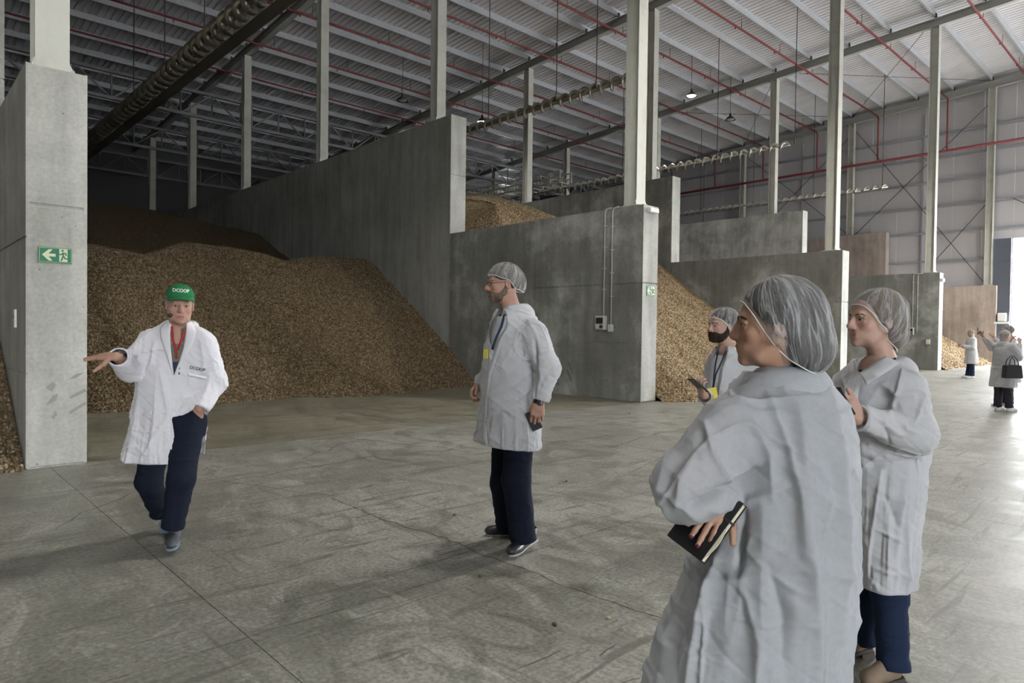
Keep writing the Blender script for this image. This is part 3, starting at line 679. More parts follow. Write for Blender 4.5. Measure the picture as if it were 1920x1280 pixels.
# ---- cloth, skin and hair materials
def skin_mat(name, col):
    m = mat(name, col, .5, 0, .4); t = NT(m); a = t.node('ShaderNodeVertexColor'); a.layer_name = 'tint'
    n = t.noise(t.objc(), 60, 4); c = t.mix(.25, col, t.ramp(n, [(.3, (col[0]*.75, col[1]*.6, col[2]*.55)), (.7, col)]))
    t.link(t.mix(1.0, c, a.outputs[0], 'MULTIPLY'), t.b.inputs['Base Color']); t.b.inputs['Subsurface Weight'].default_value = .0; t.b.inputs['Subsurface Radius'].default_value = (.01, .004, .002); t.b.inputs['Subsurface Scale'].default_value = .5
    return m
def cloth_mat(name, col, thin=0.0, rough=.85, bscale=90, bstr=.15):
    m = mat(name, col, rough, 0, .15); t = NT(m); p = t.objc(); n = t.noise(p, bscale, 4, .7); w = t.noise(t.objc((1, 1, .55)), 9, 5, .6, 1.0)
    t.b.inputs['Sheen Weight'].default_value = .05 if col[0] > .3 else 0
    bp = t.node('ShaderNodeBump', Strength=bstr, Distance=.010); t.link(t.mix(.35, w, n), bp.inputs['Height']); t.link(bp.outputs[0], t.b.inputs['Normal'])
    if thin:
        tl = t.node('ShaderNodeBsdfTranslucent'); tl.inputs[0].default_value = (*col, 1); tr = t.node('ShaderNodeBsdfTransparent')
        m1 = t.node('ShaderNodeMixShader'); m1.inputs[0].default_value = .30; t.link(t.b.outputs[0], m1.inputs[1]); t.link(tl.outputs[0], m1.inputs[2])
        m2 = t.node('ShaderNodeMixShader'); t.link(t.ramp(t.noise(p, 45, 5, .7), [(.3, thin*.92), (.7, thin*1.08)]), m2.inputs[0]); t.link(m1.outputs[0], m2.inputs[1]); t.link(tr.outputs[0], m2.inputs[2]); t.link(m2.outputs[0], t.out.inputs[0])
    return m
def net_mat(name, open_=.55):
    m = mat(name, (.64, .65, .66), .8, 0, .1); t = NT(m); a = t.node('ShaderNodeAttribute'); a.attribute_name = 'pleat'
    mp = t.node('ShaderNodeMapping'); mp.inputs['Scale'].default_value = (1, 1, 1); t.link(a.outputs['Vector'], mp.inputs[0])
    n = t.noise(mp.outputs[0], .6, 3, .5, .5); n2_ = t.noise(t.objc(), 240, 2); nb = t.noise(mp.outputs[0], 1.2, 2, .5, .3)
    l1 = t.ramp(n, [(.44, 1.0), (.495, .68), (.505, .68), (.56, 1.0)]); l2 = t.ramp(nb, [(.46, 1.0), (.496, .78), (.504, .78), (.54, 1.0)])
    hz = t.ramp(t.noise(mp.outputs[0], .35, 3, .5), [(.3, open_*1.05), (.7, open_*.80)])
    fac = t.mix(1.0, t.mix(1.0, hz, l1, 'MULTIPLY'), l2, 'MULTIPLY')
    fac = t.mix(.12, fac, n2_, 'MULTIPLY'); tr = t.node('ShaderNodeBsdfTransparent'); ms = t.node('ShaderNodeMixShader')
    t.link(fac, ms.inputs[0]); t.link(t.b.outputs[0], ms.inputs[1]); t.link(tr.outputs[0], ms.inputs[2]); t.link(ms.outputs[0], t.out.inputs[0]); return m
def hair_mat(name, col):
    m = mat(name, col, .6, 0, .15); t = NT(m); n = t.noise(t.objc((1, 1, .25)), 130, 4, .7)
    t.link(t.ramp(n, [(.3, tuple(c*.75 for c in col)), (.7, tuple(min(1, c*1.25) for c in col))]), t.b.inputs['Base Color']); t.bump(n, .6, .006); return m
M_SKIN = skin_mat('skin_fair', (.43, .255, .19)); M_SKIN2 = skin_mat('skin_tan', (.44, .265, .185)); M_SKIN3 = skin_mat('skin_light', (.49, .32, .255))
M_COTTON = cloth_mat('white_cotton_coat', (.74, .73, .77), 0, .85, 120, .25)
M_NONWOVEN = cloth_mat('white_nonwoven_coat', (.83, .84, .87), .20, .8, 140, .22)
M_NONWOVEN2 = cloth_mat('white_nonwoven_thin_coat', (.73, .755, .79), .40, .8, 140, .22)
M_DENIM = cloth_mat('dark_denim', (.009, .012, .024), 0, .85, 200, .25); M_DENIM2 = cloth_mat('blue_denim', (.014, .024, .054), 0, .85, 200, .25)
M_SHIRTG = cloth_mat('olive_grey_shirt', (.17, .18, .14), 0, .9); M_SHIRTW = cloth_mat('pale_blue_shirt', (.66, .69, .76), 0, .85); M_DARKTOP = cloth_mat('dark_top', (.035, .03, .04), 0, .9); M_GREYTOP = cloth_mat('grey_top', (.09, .09, .10), 0, .9)
M_BLUETOP = cloth_mat('blue_collar', (.20, .27, .40), 0, .9); M_TEE = cloth_mat('white_tee', (.70, .70, .70), 0, .9)
M_CAP = cloth_mat('green_cap_cloth', (.022, .16, .06), 0, .85); M_SHOE = mat('dark_shoe', (.035, .036, .040), .35, 0, .6); M_SNEAK = mat('grey_sneaker', (.05, .055, .062), .8); M_SOLE = mat('white_sole', (.40, .40, .39), .6); M_SOLEB = mat('pale_blue_sole', (.14, .19, .25), .6)
M_BOOT = mat('tan_boot', (.22, .16, .11), .65); M_BOOTS = mat('boot_sole', (.06, .05, .04), .7); M_WSHOE = mat('white_shoe', (.68, .67, .64), .6)
M_HAIRG = hair_mat('grey_brown_hair', (.10, .08, .065)); M_HAIRB = hair_mat('dark_brown_hair', (.028, .02, .016)); M_HAIRM = hair_mat('brown_hair', (.11, .075, .045)); M_BEARDD = hair_mat('dark_beard', (.030, .019, .013)); M_BEARDG = hair_mat('grey_beard', (.16, .115, .09)); M_HAIRL = hair_mat('grey_hair', (.26, .22, .19))
M_NET = net_mat('hairnet_mesh', .95); M_NETB = mat('hairnet_band', (.80, .80, .80), .8)
M_EYEW = mat('eye_white', (.42, .37, .34), .3); M_IRIS = mat('iris_dark', (.03, .02, .015), .15); M_LAN_R = mat('lanyard_red', (.45, .03, .04), .7); M_LAN_B = mat('lanyard_navy', (.02, .025, .06), .7); M_BADGE = mat('badge_yellow', (.80, .70, .12), .5); M_NAIL = mat('nail_polish', (.10, .02, .05), .25)
# ---- head (own frame: x to its right, y forward, z up, origin between the ears at eye height)
def head_parts(fem=False, s=1.0, noseL=1.0, jaw=1.0):
    g = .93 if fem else 1.0
    F_ = [ELL((0, -.014, .034), (.075, .097, .086)), (ELL((0, .028, -.030), (.060*g, .062, .080)), .03), (ELL((0, .036, -.075), (.046*g*jaw, .046, .034)), .025),
          (ELL((0, .074, -.098), (.019, .017, .016)), .02), (ELL((0, .066, -.056), (.030, .026, .026)), .02), (ELL((.040, .056, -.026), (.022, .022, .020)), .018), (ELL((-.040, .056, -.026), (.022, .022, .020)), .018),
          (CAP((-.030, .082, .022), (.030, .082, .022), .011 if not fem else .008), .016), (CAP((.040, .035, -.085), (.052, -.005, -.045), .018), .02), (CAP((-.040, .035, -.085), (-.052, -.005, -.045), .018), .02)]
    f = UN(F_, .02)
    for sx in (-1, 1): f = SUB(f, ELL((.031*sx, .104, .001), (.018, .020, .0115)), .012)
    ty = .084+.021*noseL
    N_ = [f, (CAP((0, .086, .012), (0, ty, -.026), .0075, .0105), .010), (CAP((0, .080, -.012), (0, ty-.010, -.030), .010, .0115), .010), (ELL((0, ty, -.030), (.0115, .0105, .0095)), .008), (CAP((0, .080, -.034), (0, ty-.004, -.034), .010, .008), .008), (ELL((.0125, ty-.011, -.034), (.0075, .010, .0078)), .006), (ELL((-.0125, ty-.011, -.034), (.0075, .010, .0078)), .006),
          (CAP((-.018, .088, -.0615), (.018, .088, -.0615), .0058), .006), (CAP((0, .092, -.0610), (0, .092, -.0612), .0060), .006), (CAP((-.015, .087, -.0715), (.015, .087, -.0715), .0068), .006)]
    for sx in (-1, 1):
        N_ += [(CAP((.017*sx, .0835, .0085), (.046*sx, .0735, .0065), .0062), .004), (CAP((.018*sx, .083, -.0085), (.045*sx, .0735, -.0075), .0046), .004)]
    f = UN(N_, .01); f = SUB(f, CAP((-.021, .098, -.0665), (.021, .098, -.0665), .0022), .003)
    for sx in (-1, 1): f = SUB(f, ELL((.0065*sx, ty-.010, -.0435), (.0035, .006, .003)), .003)
    E_ = []
    for sx in (-1, 1):
        a = math.radians(-14); c, s_ = math.cos(a), math.sin(a)
        Mr = np.array([[1, 0, 0], [0, c, -s_], [0, s_, c]])
        ear = SUB(ELL((.077*sx, -.014, -.008), (.0090, .017, .029), Mr), ELL((.086*sx, -.010, -.006), (.008, .009, .016), Mr), .005); E_.append((ear, .008))
    return UN([f]+E_, .008), f
def head_tint(q, beard=None):
    t_ = np.ones((len(q), 3)); 
    lip = np.exp(-((np.maximum(np.abs(q[:, 0])-.016, 0)/.006)**2)-((q[:, 2]+.0665)/.0085)**2)*(q[:, 1] > .075); t_ *= 1-lip[:, None]*np.array([.12, .42, .38])
    ch = np.exp(-(((np.abs(q[:, 0])-.042)/.02)**2)-((q[:, 2]+.032)/.022)**2)*(q[:, 1] > .02); t_ *= 1-ch[:, None]*np.array([.0, .14, .14])
    ns = np.exp(-(q[:, 0]/.015)**2-((q[:, 2]+.03)/.015)**2)*(q[:, 1] > .095); t_ *= 1-ns[:, None]*np.array([.0, .16, .16])
    ey = np.exp(-(((np.abs(q[:, 0])-.031)/.02)**2)-((q[:, 2]-.001)/.010)**2)*(q[:, 1] > .05); t_ *= 1-ey[:, None]*np.array([.22, .28, .28])
    return t_
def frame(fwd, up=(0, 0, 1)):
    y = nrm(fwd); x = nrm(np.cross(y, up)); z = np.cross(x, y); return np.stack([x, y, z], 1)    # columns
def hand_parts(w, d, n, side, curl=(.35, .35, .4, .45), thumb=.3, s=1.0, spread=.05, tdir=None):
    w = np.asarray(w, float); d = nrm(d); n = np.asarray(n, float); n = nrm(n-d*(n@d)); t_ = nrm(np.cross(d, n))*side
    out = []; tips = []
    offs = (.030, .010, -.010, -.029); lens = (.072, .080, .074, .058)
    palm = [CAP(w+t_*o*.55*s, w+d*(.082-.006*abs(i-1))*s+t_*o*s, .015*s, .0125*s) for i, o in enumerate(offs)]
    out += [(p, .014) for p in palm]; out.append((CAP(w+d*.03*s+t_*.02*s, w+d*.05*s-t_*.018*s, .017*s, .016*s), .012))
    for i, (o, L) in enumerate(zip(offs, lens)):
        p = w+d*(.084-.006*abs(i-1))*s+t_*o*s; dd = nrm(d+t_*spread*(1.5-i)); r = .0092*s; a = 0
        for k, q in enumerate((.45, .30, .25)):
            a += curl[i]*(1 if k else .8); v = dd*math.cos(a)+n*math.sin(a); e = p+v*L*q*s; out.append((CAP(p, e, r, r*.90), .0045)); p = e; r *= .90
        tips.append((p, v))
    p = w+d*.022*s+t_*.026*s; v = nrm(d*.62+t_*.62+n*thumb) if tdir is None else nrm(tdir)
    for k, L in enumerate((.042, .034, .026)):
        e = p+v*L*s; out.append((CAP(p, e, (.0135, .0112, .0100)[k]*s, (.0115, .0100, .0085)[k]*s), .006)); p = e; v = nrm(v*.9+d*.25+n*.12*thumb)
    return out, tips
class Person:
    def __init__(s, label, fx, fy, name='person', group='visitors in white coats'):
        d = cF+(fx-960)/FPX*cR-(fy-640)/FPX*cU; w = cC+d*(-EYE/d[2]); s.root = np.array([w[0], w[1], 0.0])
        s.Fh = np.array([math.sin(YAW), math.cos(YAW), 0]); s.Rh = np.array([math.cos(YAW), -math.sin(YAW), 0])
        s.D = float((s.root-cC)@s.Fh); s.e = empty(name, tuple(s.root), -YAW, label, 'person', group); s.px = FPX/s.D
    def loc(s, w): v = w-s.root; return np.array([v@s.Rh, v@s.Fh, v[2]])
    def world(s, p): return s.root+s.Rh*p[0]+s.Fh*p[1]+np.array([0, 0, p[2]])
    def J(s, x, y, dd=0): d = cF+(x-960)/FPX*cR-(y-640)/FPX*cU; return s.loc(cC+d*((s.D+dd)/(d@s.Fh)))
    def FL(s, x, y, z=0): d = cF+(x-960)/FPX*cR-(y-640)/FPX*cU; return s.loc(cC+d*((z-EYE)/d[2]))
    def LV(s, rows, dd=0):                    # rows: (py, left px, right px, depth radius[, centre depth])
        out = []
        for r in rows:
            c = r[4] if len(r) > 4 else dd; a, b = s.J(r[1], r[0], c), s.J(r[2], r[0], c); out.append(((a[2]+b[2])/2, (a[0]+b[0])/2, (a[1]+b[1])/2, (b[0]-a[0])/2, r[3]))
        return out
    # --- the body: one mesh of head and neck, trunk and limbs, hands
    def body(s, skin, hc, fwd, up, neck, torso, limbs, hands, fem=False, hs=1.0, h=.0035, noseL=1.0, jaw=1.0, neckr=.056):
        s.hc = np.asarray(hc, float); s.HM = frame(fwd, up); s.hs = hs; s.hf, s.hf0 = head_parts(fem, 1, noseL, jaw); s.fem = fem
        head = lambda P: XF(s.hf, s.hc, s.HM/hs)(P)*hs
        nb = np.asarray(neck, float); na = s.hc+s.HM@np.array([0, -.022, -.060])*hs
        hn = UN([head, (CAP(na, nb, neckr*.95, neckr*1.08), .03), (CAP(nb, nb+(0, 0, -.08), neckr*1.1, neckr*1.5), .03)])
        lo = np.minimum(s.hc-.15*hs, nb-.1); hi = np.maximum(s.hc+.15*hs, nb+.1); lo[2] = nb[2]-.07
        V, Q = surf(hn, lo, hi, h); q = (V-s.hc)@s.HM/hs; T = head_tint(q)
        Vs, Qs, Ts = [V], [Q], [T]; off = len(V)
        def addp(f, lo, hi, hh):
            nonlocal off
            V, Q = surf(f, lo, hi, hh); Vs.append(V); Qs.append(Q+off); Ts.append(np.ones((len(V), 3))); off += len(V)
        tr = UN([torso]+[(CAP(*L), .05) for L in limbs], .05); pts = np.array([p for L in limbs for p in L[:2]]); addp(tr, np.minimum(pts.min(0), [-.25, -.2, .1])-.13, np.maximum(pts.max(0), [.25, .2, nb[2]])+.13, .022)
        for elbow, w, d, n, side, kw in hands:
            kw = dict(kw); hp, tips = hand_parts(w, d, n, side, **kw); sc = kw.get('s', 1)
            f = UN([CAP(np.asarray(w)*.35+np.asarray(elbow)*.65, w, .040*sc, .025*sc)]+hp, .012); w = np.asarray(w, float); addp(f, w-.22*sc, w+.22*sc, max(.0024, h*.75) if h < .006 else h)
            s.tips = tips
        s.bodyo = qobj('body', np.concatenate(Vs), np.concatenate(Qs), skin, s.e, np.concatenate(Ts)); return s.bodyo
    def hp(s, x, y, z): return s.hc+s.HM@np.array([x, y, z])*s.hs
    def eyes(s, n=12):
        for sx in (-1, 1):
            c = s.hp(.031*sx, .0715, .0); o = MB().lathe([(.0125*s.hs*math.sin(math.pi*k/8), -.0125*s.hs*math.cos(math.pi*k/8)) for k in range(9)], n=14).build('eye', M_EYEW, s.e, tuple(c), smooth=True)
            i = MB().lathe([(.0, .0132*s.hs), (.0035*s.hs, .0130*s.hs), (.0058*s.hs, .0115*s.hs), (.006*s.hs, .009*s.hs)], n=14).build('iris', M_IRIS, o, smooth=True)
            i.rotation_euler = Vector(s.HM[:, 1]).to_track_quat('Z', 'Y').to_euler()
    def brows(s, m, r=.0038):
        for sx in (-1, 1):
            MB().tube([tuple(s.hp(.014*sx, .0925, .018)), tuple(s.hp(.026*sx, .0905, .0225)), tuple(s.hp(.040*sx, .082, .022)), tuple(s.hp(.050*sx, .069, .015))], [r*.8, r, r, r*.4], 6).build('eyebrow', m, s.e, smooth=True)
    def shell(s, name, region, off, m, h=.0035, noise=.0, seed=3, base=None):   # hair or beard: the head surface pushed out inside a region
        bf = base or s.hf0
        def f(P):
            d = bf(P)-off
            if noise: d = d-noise*vnoise(P.astype(float)*np.array([90, 90, 45]), seed)
            return np.maximum(d, region(P))
        V, Q = surf(f, (-.14, -.20, -.22), (.14, .14, .15), h); return qobj(name, s.hc+(V*s.hs)@s.HM.T, Q, m, s.e)
    def net(s, blobs, rim, puff=.012, h=.004, crown=(0, -.02, .12), axis=None, seed=5, m=None, nple=26, amp=.004):
        f0 = UN(blobs, .03)
        V, Q = surf(lambda P: f0(P)-puff, (-.16, -.26, -.25), (.16, .16, .19), h); N = vnormals(V, Q)
        ax = nrm(axis if axis is not None else (0, -.25, 1)); e1 = nrm(np.cross(ax, (1, 0, 0))); e2 = np.cross(ax, e1); c = np.array([0, -.02, .02]); d = V-c
        ang = np.arctan2(d@e2, d@e1); el = np.arccos(np.clip((d@ax)/np.linalg.norm(d, axis=1), -1, 1))
        circ = np.stack([np.cos(ang)*nple/6.28, np.sin(ang)*nple/6.28, el*1.2], 1); dis = ridge(circ, seed, 2)-.4
        V = V+N*(amp*dis*np.clip(el/.6, .15, 1))[:, None]; k = V[:, 2]-np.interp(V[:, 1], *zip(*sorted(rim)))
        V2, Q2 = cutm(V, Q, k > 0); ex = np.stack([np.cos(ang)*8, np.sin(ang)*8, el*1.1], 1)
        ki = np.unique(Q[(k > 0)[Q].all(1)]); ex = ex[ki]
        b = np.unique(bedges(Q2)); V2 = V2.copy(); V2[b, 2] = np.interp(V2[b, 1], *zip(*sorted(rim))); V2 = bsmooth(V2, Q2, 6)
        W = s.hc+(V2*s.hs)@s.HM.T; o = qobj('hairnet', W, Q2, m or M_NET, s.e, None, ex)
        for L in loops(Q2):
            P = [tuple(W[i]) for i in L][::3]; MB().tube(P+[P[0]], .0019*s.hs, 6, False).build('elastic_band', M_NETB, o, smooth=True)
        return o
    def coat(s, name, f, lo, hi, h, m, fold=None, cuts=(), drop=None, sub=1, hem=None, seed=11, amp=.014, scale=(4.2, 4.2, 2.6), solid=.0016, fine=.0022, guard=None, crease=.006, lines=()):
        V, Q = surf(f, lo, hi, h); V = relax(V, Q, 1); N = vnormals(V, Q)
        w = ridge(V*np.array(scale)+.8*np.stack([vnoise(V*3, 1), vnoise(V*3, 2), vnoise(V*3, 3)], 1), seed, 3)-.25
        R45 = V@np.array([[.8, 0, .6], [0, 1, 0], [-.6, 0, .8]]); w2 = ridge(R45*np.array([3.2, 4.5, 9]), seed+5, 2)-.4
        d = amp*w+amp*.7*w2+fine*(ridge(V*24, seed+9, 2)-.4)
        cr = vnoise(V*np.array(scale)*1.3+2.0*np.stack([vnoise(V*2.1, 4), vnoise(V*2.1, 5), vnoise(V*2.1, 6)], 1), seed+40); d = d+crease*(1-9*np.abs(cr)).clip(0, 1)-crease*.6*(1-5*np.abs(vnoise(R45*np.array([3, 5, 12]), seed+50))).clip(0, 1)**2
        if fold is not None: d = d+fold(V)
        if lines: d = d+s.linefolds(V, N, lines)
        V = V+N*d[:, None]
        keep = np.ones(len(V), bool)
        if hem is not None: keep &= V[:, 2] > hem(V)
        for c, n, r in cuts:                 # open sleeve ends and necks: drop what lies beyond a plane, near its point
            q = V-np.asarray(c); keep &= ~((q@nrm(n) > 0) & (np.linalg.norm(q, axis=1) < min(r, .10)) & (True if guard is None else guard(V.astype(np.float32)) > .05))
        if drop is not None: keep &= ~drop(V)
        V, Q = cutm(V, Q, keep); V = bsmooth(V, Q, 7); b = np.unique(bedges(Q))
        if hem is not None: hz = hem(V[b]); k = V[b, 2]-hz < .05; V[b[k], 2] = hz[k]
        for c, n, r in cuts:
            q = V[b]-np.asarray(c); d = q@nrm(n); k = (np.linalg.norm(q, axis=1) < r) & (np.abs(d) < .02); V[b[k]] -= d[k][:, None]*nrm(n)
        o = qobj(name, V, Q, m, s.e, sub=sub, solid=solid)
        return o
    def topx(s, V):
        q = s.root-cC+V[:, :1]*s.Rh+V[:, 1:2]*s.Fh+V[:, 2:]*np.array([0, 0, 1.]); w = q@cF; return np.stack([960+FPX*(q@cR)/w, 640-FPX*(q@cU)/w], 1)
    def linefolds(s, V, N, lines):            # single creases of the cloth, each with its own course, width and height
        P = s.topx(V); fr = np.clip(-N[:, 1]*3+.6, 0, 1); out = np.zeros(len(V))
        for pts, w, a in lines:
            a = a*1.7; A = np.array(pts, float); best = np.full(len(V), 1e9); tt = np.zeros(len(V)); n = len(A)-1
            for i in range(n):
                ab = A[i+1]-A[i]; t_ = np.clip(((P-A[i])@ab)/(ab@ab), 0, 1); dd = np.linalg.norm(P-A[i]-t_[:, None]*ab, axis=1); k = dd < best; best = np.where(k, dd, best); tt = np.where(k, (i+t_)/n, tt)
            out += a*np.exp(-(best/w)**1.4)*np.sin(math.pi*(.06+.88*tt))**.5*fr
        return out
    def inpoly(s, poly):                      # outline read off at this person's own distance
        pp = np.array(poly, float)
        def t_(V):
            q = s.root-cC+V[:, :1]*s.Rh+V[:, 1:2]*s.Fh+V[:, 2:]*np.array([0, 0, 1.]); w = q@cF; x = 960+FPX*(q@cR)/w; z = 640-FPX*(q@cU)/w; ins = np.zeros(len(V), bool)
            for (x0, z0), (x1, z1) in zip(pp, np.roll(pp, -1, 0)):
                c = ((z0 > z) != (z1 > z)) & (x < (x1-x0)*(z-z0)/(z1-z0+1e-12)+x0); ins ^= c
            return ins
        return t_
    def ribbon(s, name, A, B, m, th=.004, bend=.006, parent=None):   # a strip of cloth between two edge lines
        n = 24
        def rs(L):
            L = np.array(L, float); d = np.r_[0, np.cumsum(np.linalg.norm(np.diff(L, axis=0), axis=1))]; u = np.linspace(0, d[-1], n); return np.stack([np.interp(u, d, L[:, i]) for i in range(3)], 1)
        a, b = rs(A), rs(B); nr = np.cross(b[n//2]-a[n//2], a[-1]-a[0]); nr = nrm(nr); V = []; K = 5
        for k in range(K): u = k/(K-1); V.append(a*(1-u)+b*u-nr*bend*4*u*(1-u)*(1 if nr[1] > 0 else -1))
        V = np.concatenate(V); Q = np.array([(k*n+i, k*n+i+1, (k+1)*n+i+1, (k+1)*n+i) for k in range(K-1) for i in range(n-1)])
        o = qobj(name, V, Q, m, parent or s.e); md = o.modifiers.new('solid', 'SOLIDIFY'); md.thickness = th; md.offset = 0; return o
    def trousers(s, legs, pelvis, m, h=.007, seed=21, cuff=True):
        fs = [pelvis] if pelvis else []
        for L in legs:
            for (a, ra), (b, rb) in zip(L, L[1:]): fs.append((CAP(a, b, ra, rb), .03))
        f = UN(fs, .04); pts = np.array([p for L in legs for p, r in L]); lo = pts.min(0)-.16; hi = pts.max(0)+.22
        V, Q = surf(f, lo, hi, h); N = vnormals(V, Q); w = ridge(V*np.array([7, 7, 11]), seed, 3)-.45
        ank = [np.asarray(L[-1][0]) for L in legs]; st = 0
        for L in legs:
            a = np.asarray(L[-1][0]); dz = V[:, 2]-a[2]; near = np.exp(-(((V[:, :2]-a[:2])**2).sum(1)/.12**2)); st = st+near*np.exp(-np.clip(dz, 0, 9)/.10)*np.sin(dz*70+V[:, 0]*9)*.006
        V = V+N*(.007*w+st)[:, None]; keep = np.ones(len(V), bool)
        for L in legs:
            a, b = np.asarray(L[-1][0]), np.asarray(L[-2][0]); d = nrm(a-b); q = V-a; keep &= ~((q@d > 0) & (np.linalg.norm(q, axis=1) < .2))
        V, Q = cutm(V, Q, keep); V = bsmooth(V, Q, 5); b = np.unique(bedges(Q))
        for L in legs:
            a, bb = np.asarray(L[-1][0]), np.asarray(L[-2][0]); d = nrm(a-bb); q = V[b]-a; h_ = q@d; k = (np.linalg.norm(q, axis=1) < .2) & (np.abs(h_) < .03); V[b[k]] -= h_[k][:, None]*d
        return qobj('trousers', V, Q, m, s.e, sub=1, solid=.002)
    def shoe(s, heel, toe, m, msole, ht=.075, w=.047, tilt=None, kind='shoe', h=.005, sole=.017, ankle=None, name='shoe'):
        heel = np.asarray(heel, float); toe = np.asarray(toe, float); d = toe-heel; L = np.linalg.norm(d); d = d/L; up = nrm(np.array([0, 0, 1])-d*d[2]); sd = np.cross(d, up); M = np.stack([sd, d, up], 1)
        body_ = UN([ELL((0, L*.80, sole+.020), (w*.86, L*.22, .036)), (ELL((0, L*.45, sole+.030), (w*.74, L*.32, .048)), .02), (ELL((0, L*.15, sole+.045), (w*.66, L*.17, .058)), .02), (CAP((0, L*.20, sole+.05), (0, L*.17, sole+ht), w*.78, w*.70), .02)], .02)
        flat = lambda P: np.maximum(body_(P), sole*.6-P[:, 2]); V, Q = surf(flat, (-.08, -.06, -.02), (.08, L+.06, sole+ht+.09), h)
        kp = V[:, 2] < sole+ht+.015; V, Q = cutm(V, Q, kp); o = qobj(name, heel+V@M.T, Q, m, s.e)
        out = [(w*.93*x, L*y*.985) for x, y in ((.55, .0), (.72, .06), (.70, .3), (.80, .55), (.98, .74), (.86, .90), (.5, .985), (0, 1.015), (-.5, .985), (-.86, .90), (-.95, .74), (-.74, .55), (-.66, .3), (-.70, .06), (-.52, .0), (0, -.02))]
        mb = MB().prism(out[::-1], 'z', 0, sole); V2 = heel+np.array(mb.v)@M.T; mb.v = [tuple(p) for p in V2]; so = mb.build('sole', msole, o); bv = so.modifiers.new('b', 'BEVEL'); bv.width = .004; bv.segments = 2
        if kind == 'sneaker':
            for k in range(4):
                y = L*(.42+.09*k); z = sole+.088-.016*k; c = [(-w*.5, y, z-.014), (-w*.2, y+.008, z), (w*.2, y-.004, z), (w*.5, y+.008, z-.014)]; MB().tube([tuple(heel+M@np.array(p)) for p in c], .0032, 5).build('lace', M_SOLEB if k % 2 else M_SOLE, o)
            MB().tube([tuple(heel+M@np.array(p)) for p in ((-w*.93, L*.78, sole+.012), (-w*.6, L*.96, sole+.014), (0, L*1.0, sole+.016), (w*.6, L*.96, sole+.014), (w*.93, L*.78, sole+.012))], .0045, 6).build('toe_cap_trim', M_SOLEB, o, smooth=True)
        if kind == 'boot': MB().box(-.028, .028, -.0, .06, -.03, 0).build('heel_block', msole, o).matrix_local = Matrix([[*M[0], heel[0]], [*M[1], heel[1]], [*M[2], heel[2]], [0, 0, 0, 1]])
        return o
def text_mesh(txt, size, ext=.0012):
    cu = bpy.data.curves.new('print', 'FONT'); cu.body = txt; cu.size = size; cu.extrude = ext; cu.align_x = 'CENTER'; cu.align_y = 'CENTER'; cu.offset = size*.022
    o = bpy.data.objects.new('print', cu); COL.objects.link(o); dg = bpy.context.evaluated_depsgraph_get(); me = bpy.data.meshes.new_from_object(o.evaluated_get(dg)); bpy.data.objects.remove(o); return me
def phone(label, p, c, d, up, w=.072, L=.15, th=.009, case=None, hand=None):
    M = np.stack([nrm(np.cross(d, up)), nrm(d), nrm(np.cross(nrm(np.cross(d, up)), d))], 1); e = empty('mobile_phone', tuple(p.world(c)), -YAW, label, 'phone')
    R_ = Matrix([[*M[0], 0], [*M[1], 0], [*M[2], 0], [0, 0, 0, 1]])
    a = MB().box(-w/2, w/2, -L/2, L/2, -th/2, th/2).build('case', case or M_BLACK, e, bevel=.004); a.matrix_local = R_
    b = MB().box(-w/2+.004, w/2-.004, -L/2+.006, L/2-.006, th/2, th/2+.0006).build('screen', M_SCREEN, e); b.matrix_local = R_
    b = MB().box(-w/2+.006, -w/2+.026, L/2-.035, L/2-.008, -th/2-.001, -th/2).build('camera_patch', M_SCREEN, e); b.matrix_local = R_
    return e
# ================================================================== the people in the photograph
def front_y(f, x, z, y0=-.6, y1=.5):
    ys = np.linspace(y0, y1, 400); d = f(np.stack([np.full(400, x), ys, np.full(400, z)], 1).astype(np.float32)); k = np.argmax(d < 0); return ys[k]
def skirt(c, z0, z1, n, amp, seed):
    def f(V):
        a = np.arctan2(V[:, 1]-c[1], V[:, 0]-c[0]); r = np.clip((z0-V[:, 2])/(z0-z1), 0, 1)
        p = np.stack([np.cos(a)*n/5, np.sin(a)*n/5, V[:, 2]*1.1], 1); return amp*r*(ridge(p, seed, 2)-.12)*1.4
    return f
def collar(s, c, r0, r1, h0, h1, m, fwd, gap=.5, name='collar', lean=0, th=.003, ptx=.03):
    n = 40; V = []; Q = []; a0 = math.atan2(fwd[1], fwd[0]); K = 6
    for i in range(n):
        u = i/(n-1); a = a0+gap+(2*math.pi-2*gap)*u; e = abs(2*u-1)**6
        for k in range(K):
            v = k/(K-1); r = r0+(r1-r0)*v**.8+.010*math.sin(math.pi*v); z = h0+(h1-h0)*v-ptx*e*v-.035*e
            V.append((c[0]+r*math.cos(a)*1.05, c[1]+r*math.sin(a), c[2]+z))
    for i in range(n-1):
        for k in range(K-1): Q.append((i*K+k, i*K+k+1, (i+1)*K+k+1, (i+1)*K+k))
    o = qobj(name, np.array(V), np.array(Q), m, s.e); md = o.modifiers.new('solid', 'SOLIDIFY'); md.thickness = th; md.offset = 0; return o
def straps(s, pts, m, w=.008, name='lanyard', parent=None):
    o = None
    for P in pts:
        mb = MB().tube([tuple(p) for p in P], w*.5, 6); q = mb.build(name if o is None else 'strap', m, o if o is not None else s.e, smooth=True); o = o or q
    return o
RIM_M = [(-.16, -.055), (-.10, -.045), (-.03, -.012), (.02, .018), (.06, .040), (.10, .052), (.16, .055)]
RIM_W = [(-.26, -.15), (-.10, -.135), (-.045, -.105), (.0, -.062), (.025, -.028), (.05, .012), (.08, .052), (.10, .066), (.16, .07)]
CRAN = ELL((0, -.014, .034), (.077, .099, .088))
def scalp(rim, dz=.0):
    ys, zs_ = zip(*sorted(rim)); return lambda P: (np.interp(P[:, 1], ys, zs_)+dz)-P[:, 2]
